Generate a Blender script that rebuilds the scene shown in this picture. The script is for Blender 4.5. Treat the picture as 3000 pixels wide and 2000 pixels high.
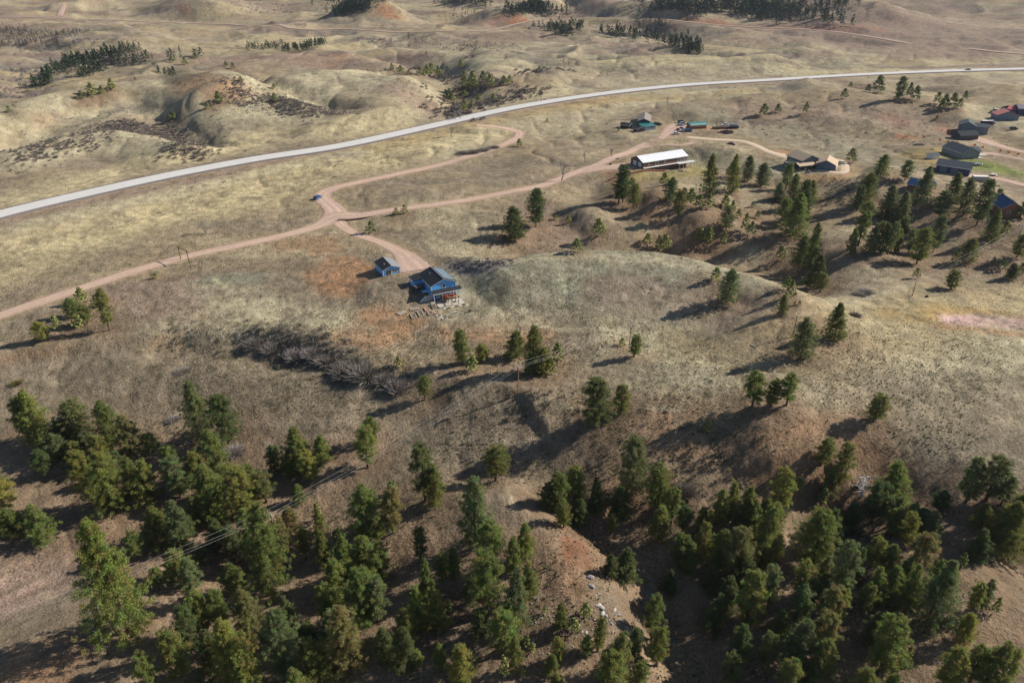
import bpy, math, random
import numpy as np
from mathutils import Vector, Matrix
R = math.radians
random.seed(7); rng = np.random.default_rng(7)
for o in list(bpy.data.objects): bpy.data.objects.remove(o)
S = bpy.context.scene
COL = S.collection
# ------------------------------------------------------------------ camera
FPX, PITCH, CAMH = 2100.0, R(28.7), 105.0
cam_d = bpy.data.cameras.new('camera'); cam = bpy.data.objects.new('camera', cam_d); COL.objects.link(cam)
cam.location = (0, 0, CAMH); cam.rotation_euler = (R(90) - PITCH, 0, 0)
cam_d.sensor_width = 36; cam_d.lens = 36 * FPX / 3000; cam_d.clip_start = 1; cam_d.clip_end = 30000
S.camera = cam
# ------------------------------------------------------------------ light
SUN_EL, SUN_AZ = R(31), R(18)          # azimuth counted from +X towards +Y
SV = Vector((math.cos(SUN_EL)*math.cos(SUN_AZ), math.cos(SUN_EL)*math.sin(SUN_AZ), math.sin(SUN_EL)))
W = bpy.data.worlds.new('World'); S.world = W; W.use_nodes = True
nt = W.node_tree; nt.nodes.clear()
wo = nt.nodes.new('ShaderNodeOutputWorld'); bg = nt.nodes.new('ShaderNodeBackground'); sk = nt.nodes.new('ShaderNodeTexSky')
sk.sky_type = 'NISHITA'; sk.sun_disc = False; sk.sun_elevation = SUN_EL; sk.sun_rotation = math.pi/2 - SUN_AZ
sk.altitude = 1200; sk.air_density = 1.0; sk.dust_density = 1.0; sk.ozone_density = 1.0
bg.inputs[1].default_value = 0.066
nt.links.new(sk.outputs[0], bg.inputs[0]); nt.links.new(bg.outputs[0], wo.inputs[0])
sd = bpy.data.lights.new('sun', 'SUN'); sd.energy = 5.0; sd.angle = R(0.5); sd.color = (1.0, 0.93, 0.83)
so = bpy.data.objects.new('sun', sd); COL.objects.link(so); so.location = (200, 100, 300)
so.rotation_euler = (-SV).to_track_quat('-Z', 'Y').to_euler()
S.view_settings.view_transform = 'Standard'; S.view_settings.look = 'None'
S.view_settings.exposure = 0.44; S.view_settings.gamma = 1.0; S.view_settings.use_curve_mapping = False
S.cycles.max_bounces = 5; S.cycles.diffuse_bounces = 2; S.cycles.glossy_bounces = 2
S.cycles.transparent_max_bounces = 6; S.cycles.volume_bounces = 0
# ------------------------------------------------------------------ projection helpers (photo pixels 3000x2000)
CP, SP = math.cos(PITCH), math.sin(PITCH)
def raydir(px, py):
    a = (np.asarray(px, float)-1500)/FPX; b = (1000-np.asarray(py, float))/FPX
    return a, CP+b*SP, -SP+b*CP
def U(px, py, z=0.0):
    dx, dy, dz = raydir(px, py); t = (np.asarray(z, float)-CAMH)/dz
    return dx*t, dy*t
def proj(x, y, z):
    z = z-CAMH; f = y*CP-z*SP; u = y*SP+z*CP
    return 1500+FPX*x/f, 1000-FPX*u/f
# ------------------------------------------------------------------ noise
def _hash(ix, iy, seed):
    n = (ix.astype(np.int64)*374761393 + iy.astype(np.int64)*668265263 + seed*1442695041) & 0xFFFFFFFF
    n = ((n ^ (n >> 13))*1274126177) & 0xFFFFFFFF
    return ((n ^ (n >> 16)) & 0xFFFF)/65535.0
def vnoise(x, y, s, seed=0):
    x = np.asarray(x, float)/s + 1000; y = np.asarray(y, float)/s + 1000
    ix = np.floor(x); iy = np.floor(y); fx = x-ix; fy = y-iy
    fx = fx*fx*fx*(fx*(fx*6-15)+10); fy = fy*fy*fy*(fy*(fy*6-15)+10)
    a = _hash(ix, iy, seed); b = _hash(ix+1, iy, seed); c = _hash(ix, iy+1, seed); d = _hash(ix+1, iy+1, seed)
    return (a+(b-a)*fx)*(1-fy)+(c+(d-c)*fx)*fy
def fbm(x, y, s, seed=0, oc=4, g=0.5):
    v = 0; a = 1; t = 0
    for i in range(oc):
        c, s_ = math.cos(0.7*i), math.sin(0.7*i)
        v = v+a*(vnoise(x*c-y*s_, x*s_+y*c, s/2**i, seed+i*17)-0.5); t += a; a *= g
    return v/t*2        # about -1..1
def sstep(a, b, x):
    t = np.clip((x-a)/(b-a), 0, 1); return t*t*(3-2*t)
def polydist(x, y, P):
    """distance, signed side (+ = left of the direction), arc length to a polyline"""
    best = np.full(x.shape, 1e9); side = np.zeros(x.shape); arc = np.zeros(x.shape); acc = 0.0
    for (x0, y0), (x1, y1) in zip(P[:-1], P[1:]):
        dx, dy = x1-x0, y1-y0; L2 = dx*dx+dy*dy+1e-9; L = math.sqrt(L2)
        t = np.clip(((x-x0)*dx+(y-y0)*dy)/L2, 0, 1)
        ex = x-(x0+t*dx); ey = y-(y0+t*dy); d = np.sqrt(ex*ex+ey*ey)
        m = d < best
        best = np.where(m, d, best); side = np.where(m, (dx*ey-dy*ex)/(L*d+1e-6), side); arc = np.where(m, acc+t*L, arc)
        acc += L
    return best, side, arc
# ------------------------------------------------------------------ landforms
# crest / floor lines: ([(photo x, photo y, height there)...], rise, width towards the camera side, width on the far side)
def W2(pts): return [tuple(float(v) for v in U(*p)) for p in pts]
RIDGES = [
 ([(1380,785,1),(1500,757,3),(1700,746,5),(1900,757,5),(2050,792,4),(2180,845,2),(2270,905,0)], 7, 34, 13),
 ([(1480,762,-3),(1700,722,-4),(1900,733,-4),(2100,745,-5),(2300,790,-6),(2330,860,-6)], -5, 14, 14),
 ([(2150,960,-2),(2060,1010,-3),(1900,1050,-4)], -3, 9, 12),
 ([(1790,975,0),(1870,1050,1),(1960,1130,1),(2100,1160,1),(2300,1165,1)], 1.4, 14, 14),
 ([(2450,1090,2),(2700,1060,3),(3000,1000,4),(3300,950,4)], 3.5, 50, 40),
 ([(2120,425,6),(2300,452,7),(2430,482,7),(2560,520,4),(2650,570,0),(2740,640,-3)], 6, 24, 45),
 ([(2330,560,-8),(2420,620,-13),(2420,700,-13),(2330,790,-11),(2150,760,-9),(1950,730,-7)], -6, 24, 24),
 ([(2550,540,0),(2500,620,-4),(2460,720,-8),(2470,790,-9)], 6, 13, 18),
 ([(1560,560,2),(1700,620,0),(1790,690,-3)], 2.6, 9, 13),
 ([(1830,470,3),(1800,560,1),(1720,650,-3)], 3.5, 8, 9),
 ([(1960,540,2),(1930,620,-1),(1870,700,-4)], 3.5, 8, 9),
 ([(2120,560,2),(2080,640,-2),(2000,720,-6)], 3.0, 8, 10),
 ([(1780,560,-3),(1680,660,-5),(1560,735,-5),(1440,775,-4)], -2.8, 15, 15),
 ([(1850,560,2),(1990,640,-2),(2080,700,-6)], 4, 12, 12),
 ([(2680,700,-4),(2850,820,-6),(3050,900,-6)], -4, 25, 25),
 ([(2010,330,5),(2230,303,7),(2480,303,7),(2720,335,5)], 5, 35, 22),
 ([(2380,262,0),(2450,280,-3),(2560,300,-3)], -5, 16, 14),
 ([(2640,270,0),(2700,305,-3),(2800,325,-3)], -5, 16, 14),
 ([(1850,385,2),(1960,350,3),(2060,335,4)], 2.5, 25, 20),
 ([(1270,575,1),(1450,535,2),(1640,470,3),(1760,440,3)], 3, 16, 18),
 ([(1080,620,0),(1230,580,1)], 1.5, 12, 14),
 # beyond the highway
 ([(60,452,4),(200,412,6),(330,388,8),(460,408,5),(540,440,2)], 8, 22, 15),
 ([(0,478,-5),(100,455,-7),(250,405,-8),(400,378,-8),(500,400,-7),(575,440,-4)], -8, 16, 14),
 ([(-200,380,8),(60,345,8),(250,290,12),(480,240,15),(640,262,12),(700,300,6)], 12, 55, 26),
 ([(560,345,4),(740,300,7),(830,312,5),(900,332,4)], 5, 18, 12),
 ([(700,262,10),(850,212,16),(1000,195,18),(1130,215,17),(1230,262,12),(1300,325,4)], 13, 75, 34),
 ([(670,235,-1),(760,285,-2),(900,318,-3),(1010,335,-2)], -6, 11, 11),
 ([(1100,178,-3),(1220,212,-7),(1330,245,-9),(1345,300,-9),(1290,345,-6)], -13, 26, 26),
 ([(1230,190,2),(1180,240,4),(1280,290,4)], 3, 12, 12),
 ([(1480,250,0),(1600,225,1),(1800,222,2)], -5, 12, 14),
 ([(430,222,7),(620,203,8),(780,160,11),(930,133,13),(1060,150,10),(1150,170,7)], 9, 55, 30),
 ([(200,270,0),(330,235,-1),(480,215,-1)], -5, 22, 22),
 ([(0,300,0),(60,280,-4),(120,210,-6),(260,190,-6),(400,200,-4)], -7, 28, 28),
 ([(1360,205,8),(1500,150,12),(1640,118,16),(1850,128,16),(2020,165,12),(2200,190,8)], 10, 100, 30),
 ([(1480,108,-5),(1620,104,-6),(1850,98,-6),(2030,150,-6)], -9, 32, 32),
 ([(1150,130,8),(1300,140,8),(1380,155,6)], 7, 40, 25),
 ([(560,2,24),(575,4,24)], 24, 65, 65),
 ([(480,12,10),(700,14,10)], 7, 130, 130),
 ([(1020,26,22),(1070,34,18)], 32, 46, 50),
 ([(1000,55,6),(1180,60,6)], 5, 60, 60),
 ([(1480,58,8),(1560,12,28),(1640,24,16),(1760,44,8)], 30, 46, 50),
 ([(1935,34,22),(2100,28,24),(2250,26,24),(2400,40,20)], 22, 70, 160),
 ([(2400,48,14),(2500,66,10),(2590,86,4)], 10, 28, 60),
 ([(950,-25,26),(1180,-18,30),(1380,-5,22)], 26, 120, 140),
 ([(1700,-12,20),(1850,-8,20)], 16, 120, 140),
 ([(2680,8,18),(2800,14,14)], 12, 90, 90),
 ([(2930,6,20),(3050,8,20)], 16, 90, 90),
 ([(100,0,12),(300,-6,16)], 10, 160, 160),
 ([(2050,130,4),(2200,120,6),(2330,118,6)], 6, 50, 40),
 ([(2380,150,2),(2600,135,6),(2820,118,8)], 7, 60, 60),
 # foreground ravines and spurs
 ([(1800,1330,0),(1960,1325,0),(2150,1310,0),(2380,1290,0)], 1.6, 9, 24),
 ([(-150,1700,-4),(150,1800,-4),(420,1880,-5)], 4, 26, 26),
 ([(1640,1440,-8),(1700,1560,-12),(1790,1680,-18),(1880,1800,-22),(1980,2060,-26)], -8, 17, 20),
 ([(2100,1400,-8),(1930,1480,-10),(1780,1600,-14)], -5, 9, 9),
 ([(2560,1480,-8),(2330,1600,-10),(2100,1750,-14),(1960,1900,-20)], -7, 13, 13),
 ([(1500,1500,-8),(1640,1620,-10),(1760,1760,-12),(1800,1920,-16)], 5, 10, 10),
 ([(1180,1300,-5),(1400,1420,-8),(1560,1480,-10)], -3, 12, 12),
 ([(500,990,0),(700,1012,-1),(850,1035,-1),(1000,1062,-2),(1140,1118,-3)], -2.0, 7, 6),
 ([(480,968,1),(720,966,1),(930,992,1),(1090,1070,0)], 1.2, 5, 9),
 ([(880,1560,-10),(700,1640,-11),(400,1700,-11),(0,1760,-11)], -3, 14, 14),
 ([(2700,1480,-6),(2850,1600,-9),(3100,1760,-12)], -3, 12, 12),
 ([(1090,1085,1),(1300,1105,1),(1518,1150,1),(1650,1185,0)], 1.5, 6, 12),
]
RIDGES = [(W2(p), a, wn, wf) for p, a, wn, wf in RIDGES]
RIM = W2([(-900,1120,0),(-300,1080,0),(0,1030,0),(480,968,0),(720,966,0),(930,996,0),(1110,1082,0),(1300,1106,0),(1518,1154,0),
          (1590,1215,0),(1680,1330,0),(1780,1385,0),(1900,1390,0),(2020,1375,0),(2250,1345,0),(2420,1322,0),(2560,1390,0),(2720,1440,0),(3000,1480,0),(3600,1560,0)])
BUMPS = [(2870,945,-2.0,16,-2)]   # px, py, z, radius, amount
BUMPS = [(*[float(v) for v in U(a, b, c)], r, m) for a, b, c, r, m in BUMPS]
HOUSE_XY = tuple(float(q) for q in U(1266, 880, 0.0))
def hraw(x, y):
    x = np.asarray(x, float); y = np.asarray(y, float)
    r = np.sqrt(x*x+y*y)
    far = sstep(300, 700, r)
    z = fbm(x, y, 90, 3, 4)*(0.9+1.8*far) + fbm(x*0.8, y*1.25, 230, 4, 5, 0.45)*11*far + fbm(x, y, 420, 11, 3)*(2+7*far)*sstep(200, 600, r)
    rid = 1-np.abs(fbm(x+14*fbm(x, y, 80, 9, 2), y, 150, 21, 3))*2.2
    z = z + np.clip(rid, 0, 1)**2*5.0*far
    rid = 1-np.abs(fbm(x*0.55+10*fbm(x, y, 50, 19, 2), y, 62, 23, 3))*2.4
    global CARVE
    CARVE = np.clip(rid, 0, 1)**2*sstep(330, 520, r)*(0.25+0.75*sstep(-0.15, 0.35, fbm(x, y, 300, 37, 2)))
    z = z - CARVE*4.0
    r3 = 1-np.abs(fbm(x+5*fbm(x, y, 22, 29, 2), y*0.8, 30, 28, 2))*2.6
    z = z - np.clip(r3, 0, 1)**3*1.3*sstep(260, 450, r)*(1-sstep(1000, 1500, r)) - np.clip(r3, 0, 1)**3*0.45*(1-sstep(260, 450, r))
    z = z + (np.clip(1-np.abs(fbm(x*0.45, y, 260, 27, 3))*2.6, 0, 1)**2*12)*sstep(850, 1300, r)
    z = z + sstep(1900, 5200, r)*(fbm(x, y, 1500, 31, 4)*70+40)
    for P, a, wn, wf in RIDGES:
        xs = [p[0] for p in P]; ys = [p[1] for p in P]; m = 2.6*max(wn, wf)
        sel = (x > min(xs)-m) & (x < max(xs)+m) & (y > min(ys)-m) & (y < max(ys)+m)
        if not sel.any(): continue
        xx = x[sel]; yy = y[sel]
        ww = 0.25*min(wn, wf)
        xx = xx+ww*fbm(xx, yy, 2.2*min(wn, wf), 5, 2); yy2 = yy+ww*fbm(xx, yy, 2.0*min(wn, wf), 6, 2)
        d, s, _ = polydist(xx, yy2, P)
        if P[-1][0] < P[0][0]: s = -s
        w = wn+(wf-wn)*(0.5+0.5*s)
        # soften the change of width near the ends
        z[sel] += a*np.exp(-(d/w)**2)
    d, s, _ = polydist(x, y, RIM)
    d = np.where(s < 0, d, -d)
    dn = d+3*fbm(x, y, 25, 77, 3)
    z = z - 8.5*sstep(-3, 72, dn) - 3.6*sstep(0, 9, dn)*sstep(42, 66, x) - 1.5*sstep(0, 7, dn)*(1-sstep(-60, -20, x)) - 1.7*sstep(0, 3.5, dn+1.2*fbm(x, y, 7, 78, 2))*sstep(-0.35, 0.3, fbm(x, y, 40, 79, 2))
    for bx, by, br, bm in BUMPS:
        z = z + bm*np.exp(-((x-bx)**2+(y-by)**2)/br**2)
    # graded plot of the blue house: walk-out at the front, one storey higher behind
    hx, hy = HOUSE_XY; c_, s_ = math.cos(R(27.5)), math.sin(R(27.5)); u = (x-hx)*c_+(y-hy)*s_; v = -(x-hx)*s_+(y-hy)*c_
    tgt = 2.35*sstep(-0.3, 8, v+np.clip(-u, 0, 8)*0.1)-1.8*sstep(9.5, 30, -v)
    w = (1-sstep(12, 26, np.abs(u-1)))*(1-sstep(14, 26, np.abs(v-4)))
    return z*(1-w)+tgt*w
def cast_raw(px, py):
    px = np.atleast_1d(np.asarray(px, float)); py = np.atleast_1d(np.asarray(py, float))
    dx, dy, dz = raydir(px, py); t0 = -(CAMH-45)/dz
    n = 160; k = np.linspace(0, 1, n)[None, :]
    tmax = np.minimum(-(CAMH+45)/dz, 9000)
    t = t0[:, None]+(tmax-t0)[:, None]*k
    X = dx[:, None]*t; Y = dy[:, None]*t; Z = CAMH+dz[:, None]*t
    g = Z-hraw(X.ravel(), Y.ravel()).reshape(X.shape)
    hit = np.argmax(g <= 0, axis=1); hit = np.where(hit == 0, n-1, hit)
    i = np.arange(len(px)); g0 = g[i, hit-1]; g1 = g[i, hit]; f = np.clip(g0/(g0-g1+1e-9), 0, 1)
    tt = t[i, hit-1]+(t[i, hit]-t[i, hit-1])*f
    return dx*tt, dy*tt, CAMH+dz*tt
# ------------------------------------------------------------------ roads (photo pixels along the centre line)
def smooth_line(P, step):
    P = np.array(P, float); out = []
    for i in range(len(P)-1):
        p0 = P[max(i-1, 0)]; p1 = P[i]; p2 = P[i+1]; p3 = P[min(i+2, len(P)-1)]
        n = max(2, int(np.linalg.norm((p2-p1)[:2])/step))
        for k in range(n):
            t = k/n
            out.append(0.5*((2*p1)+(-p0+p2)*t+(2*p0-5*p1+4*p2-p3)*t*t+(-p0+3*p1-3*p2+p3)*t**3))
    out.append(P[-1]); return np.array(out)
def fromground(pts, half, step, smooth=4, zfix=None):
    pts = np.array(pts, float)
    if zfix is None:
        x, y, z = cast_raw(pts[:, 0], pts[:, 1])
    else:
        z = np.array(zfix, float)*np.ones(len(pts)); x, y = U(pts[:, 0], pts[:, 1], z)
    h = np.ones(len(pts))*half if np.isscalar(half) else np.array(half, float)
    L = smooth_line(np.stack([x, y, z, h], 1), step)
    if zfix is None:
        L[:, 2] = hraw(L[:, 0], L[:, 1])
        k = np.ones(2*smooth+1)/(2*smooth+1)
        zp = np.pad(L[:, 2], smooth, mode='edge'); L[:, 2] = np.convolve(zp, k, 'valid')
    return L
ROADS = {}
ROADS['highway'] = fromground([(-500,775),(-250,700),(0,628),(250,568),(500,513),(750,466),(1000,427-0),(1250,373),(1500,317),(1750,277),(2000,250),(2250,235),(2500,220),(2750,209),(3000,202),(3400,192)], 6.6, 6, zfix=[2,2,2,2,2,2,2,2,3,3,3,3,3,3,3,3])
ROADS['gravel_road'] = fromground([(-400,1080),(-160,985),(0,924),(130,880),(250,840),(400,793),(560,748),(700,718),(830,690),(930,662),(985,636),(1060,628),(1150,615),(1300,595),(1450,572),(1570,545),(1640,523),(1700,500),(1760,478),(1830,450),(1880,425),(1940,406),(2000,403)], [2.5]*9+[3.2,5.0,3.2]+[2.5]*11, 3)
ROADS['gravel_loop'] = fromground([(985,636),(978,612),(955,592),(942,576),(955,560),(1000,545),(1100,524),(1200,502),(1330,470),(1430,440),(1500,412),(1522,392),(1500,380),(1450,371),(1395,365)], [6.0,4.2,3.6,3.6,3.1]+[2.6]*10, 3)
ROADS['house_driveway'] = fromground([(985,636),(1000,660),(1040,685),(1100,705),(1150,727),(1182,748),(1205,772),(1222,790)], [3,2.2,2.0,2.0,2.4,3.6,5.2,5.6], 2.5)
ROADS['concrete_drive'] = fromground([(2000,403),(2090,405),(2180,420),(2260,440),(2325,462)], [2.4,2.2,2.0,2.2,5.0], 3, 12)
ROADS['concrete_ring'] = fromground([(2440,470),(2468,476),(2478,489),(2450,502),(2385,504)], [1.2,1.5,1.6,1.6,1.2], 2, 10)
ROADS['side_track'] = fromground([(1868,436),(1930,424),(2000,424),(2030,414)], 1.6, 3)
ROADS['yard_track'] = fromground([(1935,408),(1955,388),(1985,366),(2010,372)], [2,3.5,6,3], 3)
ROADS['garage_track'] = fromground([(1700,505),(1770,492),(1835,484)], [2.5,4,6.5], 3)
ROADS['east_driveway'] = fromground([(2880,448),(2940,455),(3010,470),(3120,490)], [2.5,2.2,2.2,2.2], 3)
ROADS['barn_driveway'] = fromground([(2802,505),(2860,517),(2930,530),(3010,542),(3150,565)], [5,3.5,2.5,2.3,2.3], 3)
ROADS['upper_driveway'] = fromground([(2845,402),(2890,415),(2940,433),(3010,446),(3120,462)], [5,5,3.2,2,2], 3)
ROADS['far_dirt_road'] = fromground([(-100,53),(0,54),(170,55),(400,62),(650,68),(850,80),(1000,86),(1280,84),(1500,76),(1650,58),(1800,52),(2000,62),(2200,82),(2400,90),(2550,110),(2660,127)], 3.0, 12, 3)
ROADS['far_spur_road'] = fromground([(188,14),(176,50)], 4, 12, 2)
ROADS['far_plain_road'] = fromground([(2838,143),(2920,152),(3000,160),(3200,178)], 3.2, 10, 3)
ROAD_LIFT = {'highway': 0.45}
# flat building plots: photo point, plot radius, extra height
def groundpt(px, py): 
    x, y, z = cast_raw(px, py); return float(x[0]), float(y[0]), float(z[0])
PADS = []
for px, py, r in [(1140,803,6),(1955,490,18),(2340,490,20),(1885,385,14),(2025,378,12),(2120,372,10),(2805,395,17),(2815,455,15),(2765,490,12),(2930,345,14),(2725,560,9),(2930,620,11)]:
    x, y, z = groundpt(px, py); PADS.append((x, y, z, r))
# ------------------------------------------------------------------ polar ground grid centred under the camera
NAZ, NR = 960, 700
az_in = np.linspace(R(-41), R(41), NAZ-160)
az_out = np.concatenate([np.linspace(R(41), R(319), 162)[1:-1]])
AZ = np.concatenate([az_in, az_out]); AZ = np.append(AZ, AZ[0]+2*math.pi)
RR = np.concatenate([[2], np.geomspace(10, 74, 22)[:-1], np.geomspace(74, 9000, NR-22)])
AA, RG = np.meshgrid(AZ[:-1], RR)        # rows = radius
GX = RG*np.sin(AA); GY = RG*np.cos(AA)
GZ = hraw(GX.ravel(), GY.ravel()).reshape(GX.shape); CARVE_GRID = CARVE.copy()
for x, y, z, r in PADS:
    d = np.hypot(GX-x, GY-y); w = 1-sstep(r, r*1.7+3, d)
    GZ = GZ*(1-w)+z*w
ROADMASK = np.zeros_like(GZ)             # distance beyond the road edge
ROADEDGE = np.full(GZ.shape, 1e3)
for nm, L in ROADS.items():
    P = [tuple(p[:2]) for p in L]
    m = (GX > L[:, 0].min()-60) & (GX < L[:, 0].max()+60) & (GY > L[:, 1].min()-60) & (GY < L[:, 1].max()+60)
    x = GX[m]; y = GY[m]
    best = np.full(x.shape, 1e9); zz = np.zeros(x.shape); hh = np.zeros(x.shape)
    for a, b in zip(L[:-1], L[1:]):
        dx, dy = b[0]-a[0], b[1]-a[1]; t = np.clip(((x-a[0])*dx+(y-a[1])*dy)/(dx*dx+dy*dy+1e-9), 0, 1)
        d = np.hypot(x-a[0]-t*dx, y-a[1]-t*dy); k = d < best
        best[k] = d[k]; zz[k] = (a[2]+t*(b[2]-a[2]))[k]; hh[k] = (a[3]+t*(b[3]-a[3]))[k]
    cell = np.maximum(1.2, 0.008*np.hypot(x, y))
    e = best-hh
    w = 1-sstep(cell, cell*2+8+(24 if nm == 'highway' else 4 if nm.startswith('concrete') else 0), e)
    GZ[m] = GZ[m]*(1-w)+(zz-(0.45 if nm == 'highway' else 0.3 if nm.startswith('far') else 0.05))*w
    ROADEDGE[m] = np.minimum(ROADEDGE[m], e)
# micro relief of tufts and little terraces
near = 1-sstep(260, 520, RG)
GZ += (fbm(GX, GY, 5, 51, 3)*0.22+fbm(GX, GY, 1.6, 57, 2)*0.16)*near*sstep(0, 2.5, ROADEDGE)
def hgt(x, y):
    x = np.asarray(x, float); y = np.asarray(y, float)
    r = np.hypot(x, y); a = np.arctan2(x, y); a = np.where(a < AZ[0], a+2*math.pi, a)
    i = np.clip(np.searchsorted(RR, r)-1, 0, len(RR)-2); j = np.clip(np.searchsorted(AZ, a)-1, 0, len(AZ)-2)
    fr = np.clip((r-RR[i])/(RR[i+1]-RR[i]), 0, 1); fa = (a-AZ[j])/(AZ[j+1]-AZ[j]); j2 = (j+1) % (len(AZ)-1)
    return (GZ[i, j]*(1-fa)+GZ[i, j2]*fa)*(1-fr)+(GZ[i+1, j]*(1-fa)+GZ[i+1, j2]*fa)*fr
def cast(px, py):
    """photo pixel -> point on the finished ground"""
    px, py = float(px), float(py)
    dx, dy, dz = [float(v) for v in raydir(px, py)]; hd = math.hypot(dx, dy)
    r = RR[(RR > 30)]; t = r/hd; g = CAMH+dz*t-hgt(dx*t, dy*t)
    k = int(np.argmax(g <= 0)) or len(r)-1
    f = g[k-1]/(g[k-1]-g[k]+1e-9); f = min(max(f, 0), 1); tt = t[k-1]+(t[k]-t[k-1])*f
    x, y = dx*tt, dy*tt; return x, y, float(hgt(x, y))

def redge(x, y):
    x = np.asarray(x, float); y = np.asarray(y, float); r = np.hypot(x, y); a = np.arctan2(x, y); a = np.where(a < AZ[0], a+2*math.pi, a)
    return ROADEDGE[np.clip(np.searchsorted(RR, r), 0, len(RR)-1), np.clip(np.searchsorted(AZ, a), 0, len(AZ)-2)]
# tone: g green, y yellow-green, d dark, o olive-brown
TONE = {'g': (0.240,0.268,0.080), 'y': (0.295,0.310,0.086), 'd': (0.160,0.196,0.072), 'o': (0.285,0.270,0.105), 'b': (0.215,0.250,0.105)}
TWORD = {'g': 'green', 'y': 'yellow-green', 'd': 'dark green', 'o': 'olive brown', 'b': 'grey-green'}
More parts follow.
